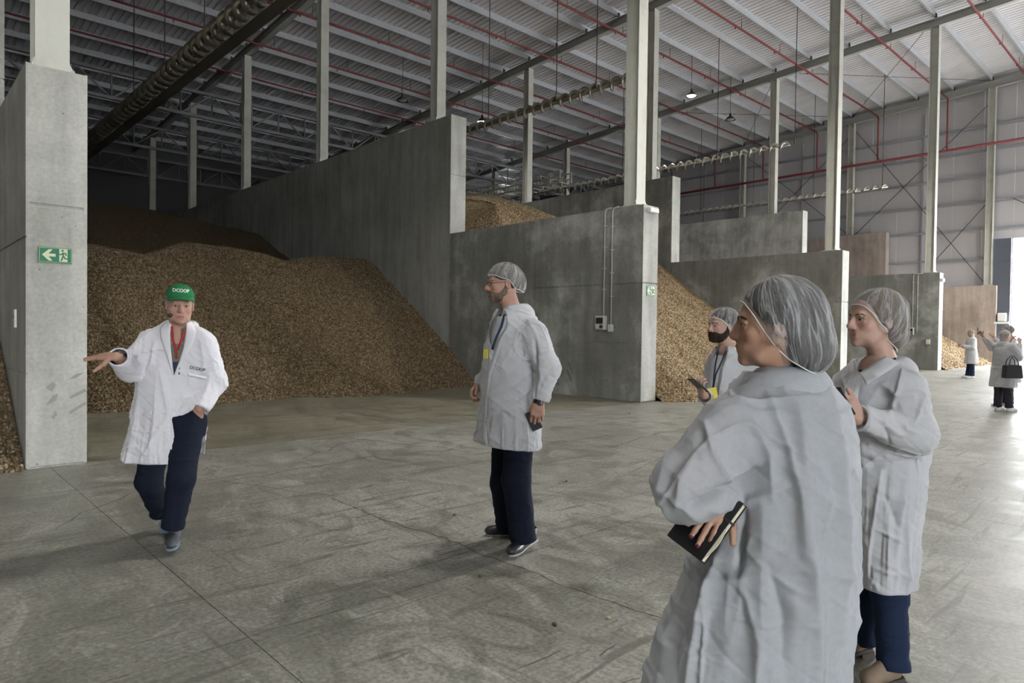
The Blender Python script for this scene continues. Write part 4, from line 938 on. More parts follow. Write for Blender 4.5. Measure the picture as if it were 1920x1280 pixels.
# ------------------------------------------------------------------ man in the green cap
p = Person('person in green cap and white lab coat walking forward, one arm stretched out', 322, 1022, group='people standing in the hall'); J, FL = p.J, p.FL
LV = p.LV
S1, E1, W1 = J(279, 643, .0), J(243, 690, -.10), J(222, 669, -.30)
S2, E2, W2 = J(383, 645, .03), J(403, 715, .08), J(374, 766, -.04)
rows = [(604, 316, 354, .070), (612, 290, 374, .10), (624, 274, 388, .12), (660, 266, 390, .14), (700, 262, 388, .155), (740, 257, 386, .16), (775, 251, 385, .165), (820, 240, 384, .17), (872, 226, 378, .165)]
tf = LOFT(LV(rows, .03)); shr = LOFT(LV([(y, a+12 if y > 615 else a+9, b-12 if y > 615 else b-9, r-.03) for y, a, b, r in rows[:6]]+[(765, 272, 380, .12)], .03))
hipR, kneeR, ankR = J(300, 790, .04), J(279, 902, .06), J(300, 958, .30)
hipL, kneeL, ankL = J(352, 790, .0), J(340, 897, -.10), J(324, 988, -.08)
p.body(M_SKIN, J(337, 572, -.06), (.50, -.85, -.08), (.08, -.05, 1), J(334, 624, .0), LOFT(LV([(y, a+22 if y > 615 else a+8, b-22 if y > 615 else b-8, max(.05, r-.045)) for y, a, b, r in rows[:8]], .03)),
       [(S1, E1, .05, .045), (E1, W1, .043, .03), (S2, E2, .05, .045), (E2, W2, .043, .03), (hipR, kneeR, .08, .055), (kneeR, ankR, .052, .035), (hipL, kneeL, .08, .055), (kneeL, ankL, .052, .035)],
       [(E1, W1+np.array([-.004, -.02, .004]), (-1, -.10, .00), (0, .35, -1), 1, dict(curl=(.08, .10, .16, .22), thumb=.35, s=1.08, spread=.09, tdir=(-.45, -.45, -.75))), (E2, W2, (-.45, .25, -.85), (-.3, .9, .3), -1, dict(curl=(.2, .2, .2, .2), s=1.05))], hs=1.03, noseL=1.1, jaw=1.08)
p.eyes(); p.brows(M_HAIRL, .0035)
p.shell('hair', lambda P: np.maximum(np.maximum(P[:, 2]-.075, -P[:, 2]-.045+.9*np.maximum(P[:, 1]+.03, 0)), P[:, 1]-.035), .004, M_HAIRL, noise=.002)
# cap
capf = lambda P: np.maximum(UN([ELL((0, -.012, .042), (.083, .105, .090)), (ELL((0, .02, .06), (.074, .078, .07)), .02)], .02)(P), (.052-.04*P[:, 1])-P[:, 2])
V, Q = surf(capf, (-.11, -.14, .0), (.11, .14, .15), .004); V, Q = cutm(V, Q, V[:, 2] > .055-.04*V[:, 1]); V = bsmooth(V, Q, 5); N_ = vnormals(V, Q)
a_ = np.arctan2(V[:, 1], V[:, 0]); V = V-N_*(.0018*np.exp(-((np.mod(a_+math.pi/6, math.pi/3)-math.pi/6)/.03)**2))[:, None]
capo = qobj('cap', p.hc+(V*p.hs)@p.HM.T, Q, M_CAP, p.e, sub=1); V = []; n1, n2_ = 21, 9
for i in range(n1):
    u = i/(n1-1)*2-1
    for k in range(n2_):
        v = k/(n2_-1); V.append((.079*u*(1-.06*v*v), .090-.052*u*u+v*.086*(1-.35*u*u), .056-.018*u*u-.010*v*v+.004*(1-v)))
Q = np.array([(i*n2_+k, (i+1)*n2_+k, (i+1)*n2_+k+1, i*n2_+k+1) for i in range(n1-1) for k in range(n2_-1)])
br = qobj('brim', p.hc+(np.array(V)*p.hs)@p.HM.T, Q, M_CAP, capo, sub=1); md = br.modifiers.new('s', 'SOLIDIFY'); md.thickness = .004
MB().lathe([(0, .006), (.007, .005), (.009, 0)], n=10).build('cap_button', M_CAP, capo, tuple(p.hp(0, -.012, .131)), smooth=True)
me = text_mesh('DCOOP', .027); co = np.array([v.co[:] for v in me.vertices]); x = co[:, 0]*.95-.004; z = .094+co[:, 1]
y = np.maximum(-.012+.105*np.sqrt(np.clip(1-(x/.083)**2-((z-.042)/.090)**2, 0, 1)), .02+.078*np.sqrt(np.clip(1-(x/.074)**2-((z-.06)/.07)**2, 0, 1)))+.004+co[:, 2]
for v_, w_ in zip(me.vertices, p.hc+(np.stack([-x, y, z], 1)*p.hs)@p.HM.T if False else p.hc+(np.stack([-x, y, z], 1)*p.hs)@p.HM.T): v_.co = w_
obj('cap_lettering', me, M_WHITE, capo)
# headset
mic = MB().tube([tuple(p.hp(.081, -.01, .01)), tuple(p.hp(.083, .02, -.03)), tuple(p.hp(.072, .06, -.055)), tuple(p.hp(.060, .080, -.062))], .0022, 6).build('headset_microphone', M_BLACK, p.e)
MB().lathe([(.0, -.014), (.010, -.010), (.0135, 0), (.010, .010), (0, .014)], n=12).build('foam_tip', M_BLACK, mic, tuple(p.hp(.056, .088, -.062)), smooth=True)
MB().tube([tuple(p.hp(.081, -.01, .02)), tuple(p.hp(.084, -.035, .012)), tuple(p.hp(.082, -.04, -.02))], .003, 6).build('ear_hook', M_BLACK, mic)
# shirt, coat
V, Q = surf(shr, (-.35, -.25, .7), (.4, .3, 1.55), .012); V, Q = cutm(V, Q, V[:, 2] < J(0, 607)[2]); qobj('shirt', V, Q, M_SHIRTG, p.e)
collar(p, J(335, 614, .0), .066, .078, .030, -.010, M_SHIRTG, (.25, -.97), .35, 'shirt_collar', ptx=.05)
cf = UN([tf, (CAP(S1, E1, .080, .078), .05), (CAP(E1, W1, .078, .066), .03), (CAP(S2, E2, .080, .074), .05), (CAP(E2, W2, .076, .064), .03)], .05)
zh = J(300, 870, -.12)[2]; zh2 = J(300, 850, .1)[2]; xr = J(345, 800)[0]
pa = p.inpoly([(322, 596), (352, 596), (350, 615), (346, 648), (334, 682), (327, 704), (322, 674), (319, 640), (317, 612)]); pb = p.inpoly([(322, 783), (344, 779), (360, 771), (376, 777), (402, 785), (402, 885), (334, 885), (328, 815)])
ck = p.coat('lab_coat', cf, (-.55, -.6, zh-.05), (.45, .35, 1.6), .0065, M_COTTON, skirt(J(320, 820, .03), 1.0, zh, 16, .022, 5),
            [(W1, W1-E1, .16), (W2, W2-E2, .14)], lambda V: (pa(V) & (V[:, 1] < .06)) | (pb(V) & (V[:, 1] < .09)) | (V[:, 2] > J(335, 606)[2]), hem=lambda V: np.where(V[:, 0] > xr, zh2, zh), guard=tf, lines=[([(300, 690), (308, 735), (316, 776)], 5, .009), ([(262, 735), (252, 800), (240, 868)], 5, .010), ([(292, 755), (286, 815), (282, 868)], 5, .010), ([(314, 780), (290, 820), (262, 866)], 4, .008), ([(330, 770), (345, 745), (378, 740)], 5, .009), ([(328, 776), (350, 760), (372, 752)], 4, -.009), ([(290, 640), (284, 680), (270, 700)], 4, .008), ([(376, 640), (382, 680), (376, 720)], 4, .008), ([(268, 636), (262, 665), (254, 690)], 4, -.009), ([(395, 700), (388, 730), (380, 745)], 4, .009), ([(318, 820), (312, 845), (306, 868)], 4, .007)])
fy = lambda x, y: J(x, y, front_y(cf, *J(x, y)[[0, 2]])-.012)
def edge(pts, o=-.004): return [J(x, y, front_y(cf, *J(x, y)[[0, 2]])+o) for x, y in pts]
p.ribbon('lapel', [J(322, 600, -.06)]+edge([(319, 625), (321, 660), (324, 690), (326, 703)]), [J(312, 600, .0)]+edge([(300, 616), (301, 632), (311, 662), (325, 703)], -.014), M_COTTON, parent=ck)
p.ribbon('lapel', [J(350, 604, -.05)]+edge([(349, 620), (344, 652), (334, 683), (327, 703)]), [J(359, 602, .0)]+edge([(368, 621), (364, 640), (348, 670), (328, 703)], -.014), M_COTTON, parent=ck)
V_ = J(336, 606, .05); collar(p, V_, .078, .115, .022, -.025, M_COTTON, (.15, -.98), 1.0, 'coat_collar', ptx=.0)
for E_, W_, nm in ((E1, W1, 'cuff'), (E2, W2, 'cuff')):
    d = nrm(W_-E_); a = nrm(np.cross(d, (0.2, .3, 1))); b = np.cross(d, a); mb = MB(); mb.tube([tuple(W_-d*.03), tuple(W_-d*.01), tuple(W_+d*.004)], [.058, .062, .056], 20, False); q = mb.build('cuff', M_COTTON, ck, smooth=True); q.modifiers.new('s', 'SOLIDIFY').thickness = .006
p.ribbon('pocket', edge([(352, 699), (386, 706)], -.016), edge([(352, 704), (386, 711)], -.018), M_COTTON, parent=ck)
me = text_mesh('DCOOP', .026, .0006); o = obj('coat_lettering', me, mat('logo_dark_green', (.02, .06, .045), .7), ck, tuple(fy(371, 691)+np.array([0, -.006, 0]))); o.rotation_euler = (math.pi/2, math.radians(12), math.radians(14))
straps(p, [[J(322, 612, -.10), J(324, 635, front_y(shr, *J(324, 635)[[0, 2]])-.006), J(329, 652, front_y(shr, *J(329, 652)[[0, 2]])-.008), J(331, 672, front_y(shr, *J(331, 672)[[0, 2]])-.008)], [J(346, 618, -.09), J(340, 638, front_y(shr, *J(340, 638)[[0, 2]])-.006), J(333, 656, front_y(shr, *J(333, 656)[[0, 2]])-.008)]], M_LAN_R, .014)
bg_ = J(330, 690, front_y(shr, *J(330, 690)[[0, 2]])-.012); MB().box(-.025, .025, -.003, .003, -.04, .04).build('badge', M_LAN_B, p.e, tuple(bg_))
p.trousers([[(hipR, .105), (kneeR, .082), (ankR, .068)], [(hipL, .105), (kneeL, .085), (ankL, .070)]], LOFT(LV([(755, 268, 384, .12), (790, 265, 386, .13), (815, 275, 384, .11)], .02)), M_DENIM)
ra = ankR; p.shoe(FL(297, 985, .085)+np.array([-.005, .06, 0]), FL(308, 1001, .0), M_SNEAK, M_SOLEB, kind='sneaker', ht=.08)
p.shoe(FL(325, 1001, .0)+np.array([0, .035, 0]), FL(320, 1034, .035), M_SNEAK, M_SOLEB, kind='sneaker', ht=.08)
# ------------------------------------------------------------------ man in profile with hairnet, holding a phone
p = Person('person in hairnet, glasses and white coat standing in profile, facing left', 966, 1022, group='people standing in the hall'); J, FL, LV = p.J, p.FL, p.LV
S1, E1, W1 = J(1000, 622, -.17), J(1027, 692, -.20), J(1011, 750, -.22)         # near, left arm
S2, E2, W2 = J(940, 628, .17), J(928, 690, .20), J(903, 716, .08)               # far, right arm
rows = [(570, 938, 984, .07), (584, 928, 1000, .11), (600, 921, 1010, .17), (625, 913, 1012, .20), (655, 906, 1012, .21), (700, 900, 1012, .205), (750, 901, 1011, .205), (790, 897, 1015, .215), (846, 886, 1016, .23)]
tf = LOFT(LV(rows, .0)); ins = lambda g, dr, n=8: LOFT(LV([(y, a+(g if y > 590 else g*.3), b-(g if y > 590 else g*.3), max(.05, r-dr)) for y, a, b, r in rows[:n]], .0))
hipN, kneeN, ankN = J(976, 800, -.06), J(968, 902, -.11), J(981, 1012, -.08); hipF, kneeF, ankF = J(950, 800, .09), J(944, 905, .08), J(952, 990, .16)
p.body(M_SKIN, J(944, 532, .0), (-.975, -.20, -.04), (.02, 0, 1), J(962, 592, .0), ins(24, .06), [(S1, E1, .05, .045), (E1, W1, .043, .03), (S2, E2, .05, .045), (E2, W2, .043, .03), (hipN, kneeN, .08, .055), (kneeN, ankN, .052, .035), (hipF, kneeF, .08, .055), (kneeF, ankF, .052, .035)],
       [(E1, W1+np.array([-.002, 0, -.008]), (-.10, -.05, -1), (.05, .9, 0), -1, dict(curl=(.42, .45, .5, .5), thumb=.7, s=1.10, tdir=(-.5, .5, -.8))), (E2, W2+np.array([-.01, 0, -.005]), (-.55, -.25, -.80), (.75, -.35, -.35), 1, dict(curl=(.75, .75, .75, .75), thumb=.6, s=1.08))], hs=1.05, noseL=1.3, jaw=1.05, neckr=.060)
p.eyes(); p.brows(M_HAIRG)
p.shell('hair', lambda P: np.maximum(scalp([(-.16, -.075), (-.08, -.075), (-.045, -.04), (-.02, .02), (.03, .02), (.055, .035), (.085, .07)])(P), P[:, 1]-.078), .006, M_HAIRG, noise=.002)
BEARD = [(-.02, .02), (.0, .0), (.015, -.035), (.04, -.058), (.065, -.056), (.082, -.046), (.12, -.044)]
def beard_reg(P): return np.maximum(P[:, 2]-np.interp(P[:, 1], *zip(*BEARD)), -P[:, 1]-.012+.0*P[:, 2])
mouth_cut = lambda f: SUB(f, ELL((0, .100, -.066), (.022, .02, .008)), .004)
p.shell('beard', lambda P: np.maximum(beard_reg(P), -.13-P[:, 2]), .003, M_BEARDG, noise=.0025, base=mouth_cut(p.hf0))
p.net([CRAN, (ELL((0, -.075, -.005), (.062, .055, .065)), .04)], [(-.20, -.062), (-.115, -.055), (-.06, -.035), (-.02, .020), (.02, .030), (.06, .050), (.10, .060), (.16, .06)], .017)
gl = MB(); fr = .0016
for sx in (-1, 1):
    c = [(.031*sx+.021*math.cos(a), .101-.0, .0-.001+.014*math.sin(a)) for a in np.linspace(0, 2*math.pi, 19)]; gl.tube([tuple(p.hp(x_, y_-.25*abs(abs(x_)-.01)*abs(x_)/.04, z_)) for x_, y_, z_ in c], fr, 5, False)
    gl.tube([tuple(p.hp(.052*sx, .094, .004)), tuple(p.hp(.074*sx, .05, .006)), tuple(p.hp(.079*sx, -.01, .006)), tuple(p.hp(.078*sx, -.025, -.012))], fr, 5)
gl.tube([tuple(p.hp(-.010, .104, .003)), tuple(p.hp(0, .108, .006)), tuple(p.hp(.010, .104, .003))], fr, 5); gl.build('glasses', M_DSTEEL, p.e)
V, Q = surf(ins(9, .02), (-.35, -.3, .7), (.4, .3, 1.7), .012); V, Q = cutm(V, Q, V[:, 2] < J(0, 578)[2]); qobj('shirt', V, Q, M_SHIRTW, p.e)
collar(p, J(960, 584, .0), .066, .082, .045, -.015, M_SHIRTW, (-.95, -.3), .30, 'shirt_collar', ptx=.06)
cf = UN([tf, (CAP(S1, E1, .088, .082), .06), (CAP(E1, W1, .080, .060), .03), (CAP(S2, E2, .085, .078), .06), (CAP(E2, W2, .076, .055), .03)], .06)
ha, hb = J(886, 832, -.18), J(1008, 849, -.18); zf = lambda V: np.interp(V[:, 0], [ha[0], hb[0]], [ha[2], hb[2]])
pa = p.inpoly([(922, 560), (948, 585), (952, 610), (938, 632), (925, 655), (918, 640), (914, 600)])
fl = nrm((-.93, -.36))
ck = p.coat('disposable_coat', cf, (-.5, -.5, hb[2]-.04), (.45, .45, 1.75), .0065, M_NONWOVEN, skirt(J(955, 820, 0), 1.0, hb[2], 14, .028, 8), [(W1, W1-E1, .15), (W2, W2-E2, .14)],
            lambda V: (pa(V) & (V[:, 1] < -.02)) | (V[:, 2] > J(960, 578)[2]), hem=zf, seed=41, guard=tf, lines=[([(1000, 648), (965, 690), (925, 722)], 5, .010), ([(1004, 690), (965, 722), (918, 742)], 5, .010), ([(1000, 726), (955, 762), (912, 792)], 5, .009), ([(1004, 640), (1004, 700), (1000, 748)], 4, -.018), ([(1030, 668), (1012, 690), (1018, 722)], 4, .009), ([(1036, 690), (1020, 705), (1012, 730)], 3.5, -.008), ([(990, 600), (1005, 625), (1012, 660)], 4, .007),
    ([(975, 610), (960, 650), (935, 690)], 5, .008), ([(945, 775), (950, 810), (948, 846)], 4, .008), ([(975, 770), (982, 810), (980, 848)], 5, -.010), ([(930, 780), (922, 810), (916, 836)], 4, .010)])
collar(p, J(966, 582, .02), .080, .128, .045, -.035, M_NONWOVEN, (-.90, -.42), .50, 'coat_collar', ptx=.05)
def edge(pts, o=-.004): return [J(x, y, front_y(cf, *J(x, y)[[0, 2]])+o) for x, y in pts]
p.ribbon('placket', edge([(938, 640), (926, 665), (915, 700), (908, 750), (905, 800), (906, 834)], -.014), edge([(943, 644), (932, 668), (921, 702), (914, 751), (911, 800), (915, 836)], -.014), M_NONWOVEN, parent=ck)
straps(p, [[J(946, 590, -.09), J(940, 612, front_y(cf, *J(940, 612)[[0, 2]])-.012), J(930, 634, front_y(cf, *J(930, 634)[[0, 2]])-.014), J(923, 655, front_y(cf, *J(923, 655)[[0, 2]])-.014)]], M_LAN_B, .016)
bgp = J(911, 663, front_y(cf, *J(913, 663)[[0, 2]])-.022); b_ = MB().box(-.022, .022, -.003, .003, -.03, .03).build('badge', M_BADGE, p.e, tuple(bgp)); b_.rotation_euler = (0, 0, math.radians(-50))
d = nrm(W1-E1); wt = MB().tube([tuple(W1-d*.002), tuple(W1+d*.026)], .0345, 18).build('wristwatch', M_BLACK, p.e, smooth=True); MB().lathe([(0, .008), (.018, .007), (.020, 0)], n=16).build('dial', M_SCREEN, wt, tuple(W1+d*.012+np.array([.006, -.034, 0]))).rotation_euler = (math.pi/2, 0, .1)
p.trousers([[(hipN, .100), (kneeN, .094), (ankN, .088)], [(hipF, .100), (kneeF, .090), (ankF, .080)]], LOFT(LV([(755, 925, 998, .13), (790, 925, 998, .14), (820, 930, 996, .12)], .0)), M_DENIM)
p.shoe(FL(1004, 1013, 0)+np.array([0, .02, 0]), FL(955, 1044, 0), M_SHOE, M_SOLE, w=.052, sole=.013); p.shoe(FL(982, 1003, 0), FL(910, 1003, 0), M_SHOE, M_SOLE, w=.050, sole=.013)
phone('black phone in the lowered hand of the person in glasses', p, J(1001, 788, -.20), (.45, .1, -1), (0, -1, 0), .07, .13)

# ------------------------------------------------------------------ bearded man behind the front woman
p = Person('person in hairnet and navy lanyard holding a phone, half hidden by the nearest person', 1368, 988, group='people standing in the hall'); J, FL, LV = p.J, p.FL, p.LV
S1, E1, W1 = J(1340, 682, .10), J(1333, 745, .02), J(1321, 742, -.20); S2, E2, W2 = J(1412, 686, -.10), J(1420, 760, -.12), J(1392, 775, -.25)
rows = [(640, 1352, 1382, .07), (652, 1340, 1398, .10), (668, 1328, 1415, .13), (700, 1324, 1420, .15), (760, 1322, 1420, .15), (820, 1318, 1424, .16), (880, 1312, 1428, .17)]
tf = LOFT(LV(rows, .0)); ins = lambda g, dr, n=7: LOFT(LV([(y, a+(g if y > 655 else g*.3), b-(g if y > 655 else g*.3), max(.05, r-dr)) for y, a, b, r in rows[:n]], .0))
hN, kN, aN = J(1385, 820, -.08), J(1385, 905, -.08), J(1388, 968, -.06); hF, kF, aF = J(1352, 820, .08), J(1350, 902, .08), J(1352, 955, .10)
p.body(M_SKIN3, J(1353, 611, .0), (-.93, -.36, .0), (.03, 0, 1), J(1366, 655, .02), ins(16, .05), [(S1, E1, .05, .045), (E1, W1, .043, .03), (S2, E2, .05, .045), (E2, W2, .043, .03), (hN, kN, .08, .055), (kN, aN, .052, .035), (hF, kF, .08, .055), (kF, aF, .052, .035)],
       [(E1, W1, (-.45, -.25, .75), (.55, .2, .5), 1, dict(curl=(.75, .75, .75, .75), thumb=.6, s=1.05)), (E2, W2, (-.5, -.3, -.5), (-.5, .5, 0), -1, dict(s=1.05))], hs=1.0, noseL=1.3)
p.eyes(); p.brows(M_HAIRB, .0045)
BEARD = [(-.03, .03), (.0, .01), (.012, -.03), (.035, -.052), (.062, -.056), (.082, -.046), (.12, -.044)]
p.shell('hair', lambda P: np.maximum(scalp([(-.16, -.07), (-.06, -.06), (-.03, .0), (.03, .035), (.055, .055), (.085, .085)])(P), P[:, 1]-.07), .007, M_HAIRB, noise=.002)
p.shell('beard', lambda P: np.maximum(beard_reg(P), -.15-P[:, 2]), .009, M_BEARDD, noise=.003, base=mouth_cut(p.hf0))
p.net([CRAN, (ELL((0, -.06, .03), (.075, .07, .075)), .04)], [(-.22, -.075), (-.11, -.075), (-.05, -.055), (-.005, -.02), (.03, .02), (.06, .050), (.10, .062), (.16, .062)], .018, seed=8)
V, Q = surf(ins(7, .02), (-.35, -.3, .7), (.4, .3, 1.7), .012); V, Q = cutm(V, Q, V[:, 2] < J(0, 646)[2]); qobj('shirt', V, Q, M_TEE, p.e)
cf = UN([tf, (CAP(S1, E1, .075, .068), .05), (CAP(E1, W1, .068, .052), .03), (CAP(S2, E2, .080, .070), .05), (CAP(E2, W2, .070, .052), .03)], .05)
pa = p.inpoly([(1344, 640), (1362, 640), (1364, 655), (1354, 690), (1346, 740), (1342, 800), (1338, 740), (1340, 690), (1342, 655)])
zh = J(1368, 865)[2]; p.coat('disposable_coat', cf, (-.45, -.5, zh-.04), (.45, .45, 1.6), .008, M_NONWOVEN, skirt(J(1368, 840, 0), .95, zh, 14, .02, 9), [(W1, W1-E1, .13), (W2, W2-E2, .13)], lambda V: (pa(V) & (V[:, 1] < 0)) | (V[:, 2] > J(1365, 648)[2]), hem=lambda V: zh+0*V[:, 0], seed=61, guard=tf)
collar(p, J(1367, 656, .02), .072, .112, .035, -.03, M_NONWOVEN, (-.85, -.5), .5, 'coat_collar', ptx=.05)
fs = lambda x, y: J(x, y, front_y(cf, *J(x, y)[[0, 2]])-.012)
ln = straps(p, [[J(1361, 658, -.08), fs(1352, 680), fs(1342, 702), fs(1337, 728)], [J(1346, 660, -.07), fs(1342, 680), fs(1339, 702), fs(1337, 728)]], M_LAN_B, .012)
bb = MB().box(-.036, .036, -.003, .003, -.045, .045).build('badge', M_BADGE, p.e, tuple(fs(1333, 738)+np.array([0, -.03, 0]))); bb.rotation_euler = (0, math.radians(-14), math.radians(-25))
p.trousers([[(hN, .11), (kN, .085), (aN, .075)], [(hF, .11), (kF, .085), (aF, .075)]], LOFT(LV([(790, 1325, 1412, .13), (830, 1328, 1410, .13)], 0)), M_DENIM, .012)
p.shoe(FL(1400, 990, 0), FL(1345, 998, 0), M_SHOE, M_SOLE); p.shoe(FL(1365, 978, 0), FL(1312, 984, 0), M_SHOE, M_SOLE)
phone('dark phone held up by the half hidden person with a lanyard', p, J(1309, 722, -.25), (.80, .25, -.62), (-.6, -.3, -.75), .075, .16, .010, mat('phone_dark_green', (.05, .06, .045), .4))
# ------------------------------------------------------------------ woman in front, seen from behind
p = Person('nearest person in hairnet and thin white coat, back turned, arms folded', 1452, 1587, group='people standing in the hall'); J, FL, LV = p.J, p.FL, p.LV
S1, E1, W1 = J(1368, 800, -.06), J(1290, 912, -.10), J(1430, 872, .14); S2, E2, W2 = J(1535, 800, .08), J(1550, 925, .18), J(1410, 915, .16)
rows = [(690, 1404, 1528, .085, .02), (706, 1388, 1548, .10, .02), (730, 1362, 1574, .125, .02), (770, 1340, 1594, .15, .02), (840, 1334, 1606, .165), (920, 1336, 1606, .175), (1000, 1318, 1602, .185), (1060, 1290, 1600, .19), (1120, 1268, 1595, .195), (1200, 1240, 1585, .205), (1300, 1208, 1574, .215), (1380, 1190, 1568, .22)]
tf = LOFT(LV(rows, .0)); 
ins = lambda g, dr, a0, b0: LOFT(LV([(r[0], r[1]+(g if r[0] > 715 else g*.35), r[2]-(g if r[0] > 715 else g*.35), max(.05, r[3]-dr), .02) for r in rows if a0 <= r[0] <= b0], .0))
hN, kN, aN = J(1400, 1180, -.03), J(1400, 1400, -.02), J(1402, 1560, -.02); hF, kF, aF = J(1505, 1180, .05), J(1505, 1400, .05), J(1508, 1545, .06)
hw = J(1356, 925, -.085)
p.body(M_SKIN2, J(1449, 609, .0), (-.95, .31, -.01), (.0, 0, 1), J(1474, 712, .02), LOFT(LV([(690, 1425, 1515, .055), (720, 1400, 1550, .08), (770, 1385, 1562, .10), (860, 1395, 1565, .10), (960, 1405, 1560, .095), (1060, 1385, 1565, .11), (1200, 1370, 1560, .11)], .02)),
       [(S1, E1, .045, .040), (E1, W1, .038, .026), (S2, E2, .045, .040), (E2, W2, .038, .026), (hN, kN, .08, .05), (kN, aN, .048, .033), (hF, kF, .08, .05), (kF, aF, .048, .033)],
       [(J(1420, 890, .05), hw, J(1322, 980, -.12)-hw, (.25, .85, -.30), 1, dict(curl=(.10, .10, .14, .2), thumb=.2, s=.95, spread=.08))], fem=True, hs=1.0, h=.003, noseL=.95, neckr=.050)
p.tipsR = p.tips
p.eyes(); p.brows(M_HAIRB, .0030)
bun = ELL((0, -.086, -.056), (.070, .070, .078)); bun2 = ELL((0, -.042, .03), (.080, .09, .09))
hairf = UN([CRAN, (bun, .05), (bun2, .04)], .03)
V, Q = surf(lambda P: np.maximum(hairf(P)-.003-.0025*vnoise(P.astype(float)*np.array([60, 60, 30]), 3), np.maximum(scalp([(-.3, -.20), (-.06, -.14), (-.035, -.07), (-.02, .0), (.02, .0), (.045, .03), (.075, .075), (.10, .10)])(P), P[:, 1]-.075)), (-.14, -.26, -.2), (.14, .14, .17), .004); qobj('hair', p.hc+(V*p.hs)@p.HM.T, Q, M_HAIRB, p.e)
p.net([CRAN, (bun, .05), (bun2, .04), (ELL((.082, -.014, -.008), (.012, .024, .038)), .02), (ELL((-.082, -.014, -.008), (.012, .024, .038)), .02)], [(-.30, -.19), (-.17, -.155), (-.09, -.125), (-.04, -.095), (.0, -.055), (.025, -.020), (.05, .022), (.078, .062), (.10, .075), (.16, .08)], .010, h=.0035, seed=9, nple=20, amp=.005, axis=(0, .25, 1))
V, Q = surf(ins(38, .035, 690, 1200), (-.35, -.35, .3), (.4, .4, 1.6), .013); V, Q = cutm(V, Q, V[:, 2] < J(0, 704)[2]); qobj('blouse', V, Q, M_GREYTOP, p.e)
collar(p, J(1476, 706, .02), .062, .080, .040, -.02, M_BLUETOP, (-.75, .65), .5, 'blouse_collar', ptx=.02)
cf = UN([tf, (CAP(S1, E1, .090, .092), .07), (CAP(E1, W1, .090, .065), .04), (CAP(S2, E2, .078, .080), .07), (CAP(E2, W2, .078, .065), .04)], .06)
zh = J(1452, 1370)[2]
ck = p.coat('disposable_coat', cf, (-.5, -.5, zh-.04), (.45, .6, 1.6), .0055, M_NONWOVEN2, skirt(J(1440, 1200, 0), 1.15, zh, 9, .024, 12), [], lambda V: (V[:, 2] > J(1475, 697)[2]), hem=lambda V: zh+0*V[:, 0], amp=.014, scale=(3.4, 3.4, 1.8), seed=71, fine=.002, lines=[
    ([(1322, 790), (1336, 850), (1360, 900), (1388, 938)], 5, .009), ([(1416, 876), (1382, 905), (1345, 930), (1300, 948)], 9, -.020), ([(1428, 862), (1390, 884), (1350, 902)], 7, .012), ([(1300, 860), (1275, 900), (1268, 950)], 9, .010),
    ([(1500, 760), (1508, 900), (1514, 1000), (1530, 1150), (1538, 1280)], 15, .016), ([(1440, 740), (1478, 840), (1500, 930), (1506, 1040)], 8, .010), ([(1556, 730), (1578, 850), (1588, 1000), (1580, 1200)], 11, .014), ([(1345, 1040), (1312, 1150), (1285, 1300)], 11, .014),
    ([(1398, 960), (1388, 1015), (1382, 1065)], 10, -.016), ([(1380, 1160), (1440, 1175), (1530, 1172)], 3.5, .005), ([(1328, 1090), (1320, 1190), (1312, 1300)], 3.5, .006), ([(1410, 790), (1440, 850), (1450, 930)], 7, .009), ([(1376, 742), (1420, 752), (1470, 748), (1540, 742)], 5, .007), ([(1440, 1060), (1470, 1150), (1478, 1290)], 12, -.012), ([(1395, 1110), (1420, 1200), (1415, 1300)], 10, .010), ([(1340, 960), (1420, 930), (1500, 905)], 8, .008)])
collar(p, J(1474, 708, .02), .080, .118, .034, -.040, M_NONWOVEN2, (-.55, .83), .45, 'coat_collar', ptx=.03, th=.0015)
p.trousers([[(hN, .10), (kN, .08), (aN, .07)], [(hF, .10), (kF, .08), (aF, .07)]], LOFT(LV([(1120, 1370, 1565, .13), (1200, 1375, 1560, .13)], .02)), M_GREYTOP, .012)
p.shoe(FL(1410, 1600, 0), FL(1330, 1540, 0), M_SHOE, M_SOLE, w=.042); p.shoe(FL(1530, 1590, 0), FL(1455, 1530, 0), M_SHOE, M_SOLE, w=.042)
for q, v in p.tips[:3]:
    n_ = MB().lathe([(0, .004), (.0045, .003), (.006, 0)], n=10).build('fingernail', M_NAIL, p.bodyo, tuple(q+v*.004+np.array([0, -.0055, .002])), smooth=True); n_.rotation_euler = (math.pi/2, 0, 0)
# the notebook
A, B, C_ = J(1364, 957, -.12), J(1315, 1052, -.16), J(1270, 1018, -.088); ux = nrm(C_-B); uy = A-B; uy = nrm(uy-ux*(uy@ux)); uz = np.cross(ux, uy)
if uz[1] > 0: uz = -uz
nb = empty('notebook', tuple(p.world(B)), -YAW, 'black notebook with cream pages and elastic band, under the nearest person\'s arm', 'notebook'); Mn = Matrix([[ux[0], uy[0], uz[0], 0], [ux[1], uy[1], uz[1], 0], [ux[2], uy[2], uz[2], 0], [0, 0, 0, 1]])
LW, LH = .125, .185
def nbp(name, mb, m, par=None): o = mb.build(name, m, par or nb); o.matrix_local = Mn if par is None else Matrix(); return o
cvr = nbp('cover', MB().box(0, LW, 0, LH, 0, .003), M_BLACK); nbp('cover', MB().box(0, LW, 0, LH, -.021, -.018), M_BLACK); nbp('spine', MB().box(LW-.002, LW+.001, 0, LH, -.021, .003), M_BLACK)
M_PAGE = mat('cream_paper', (.70, .65, .50), .8)
nbp('pages', MB().prism([(.003, -.018), (.003, -.0075), (LW-.002, -.0075), (LW-.002, -.018)], 'y', .003, LH-.003), M_PAGE)
pg = MB()
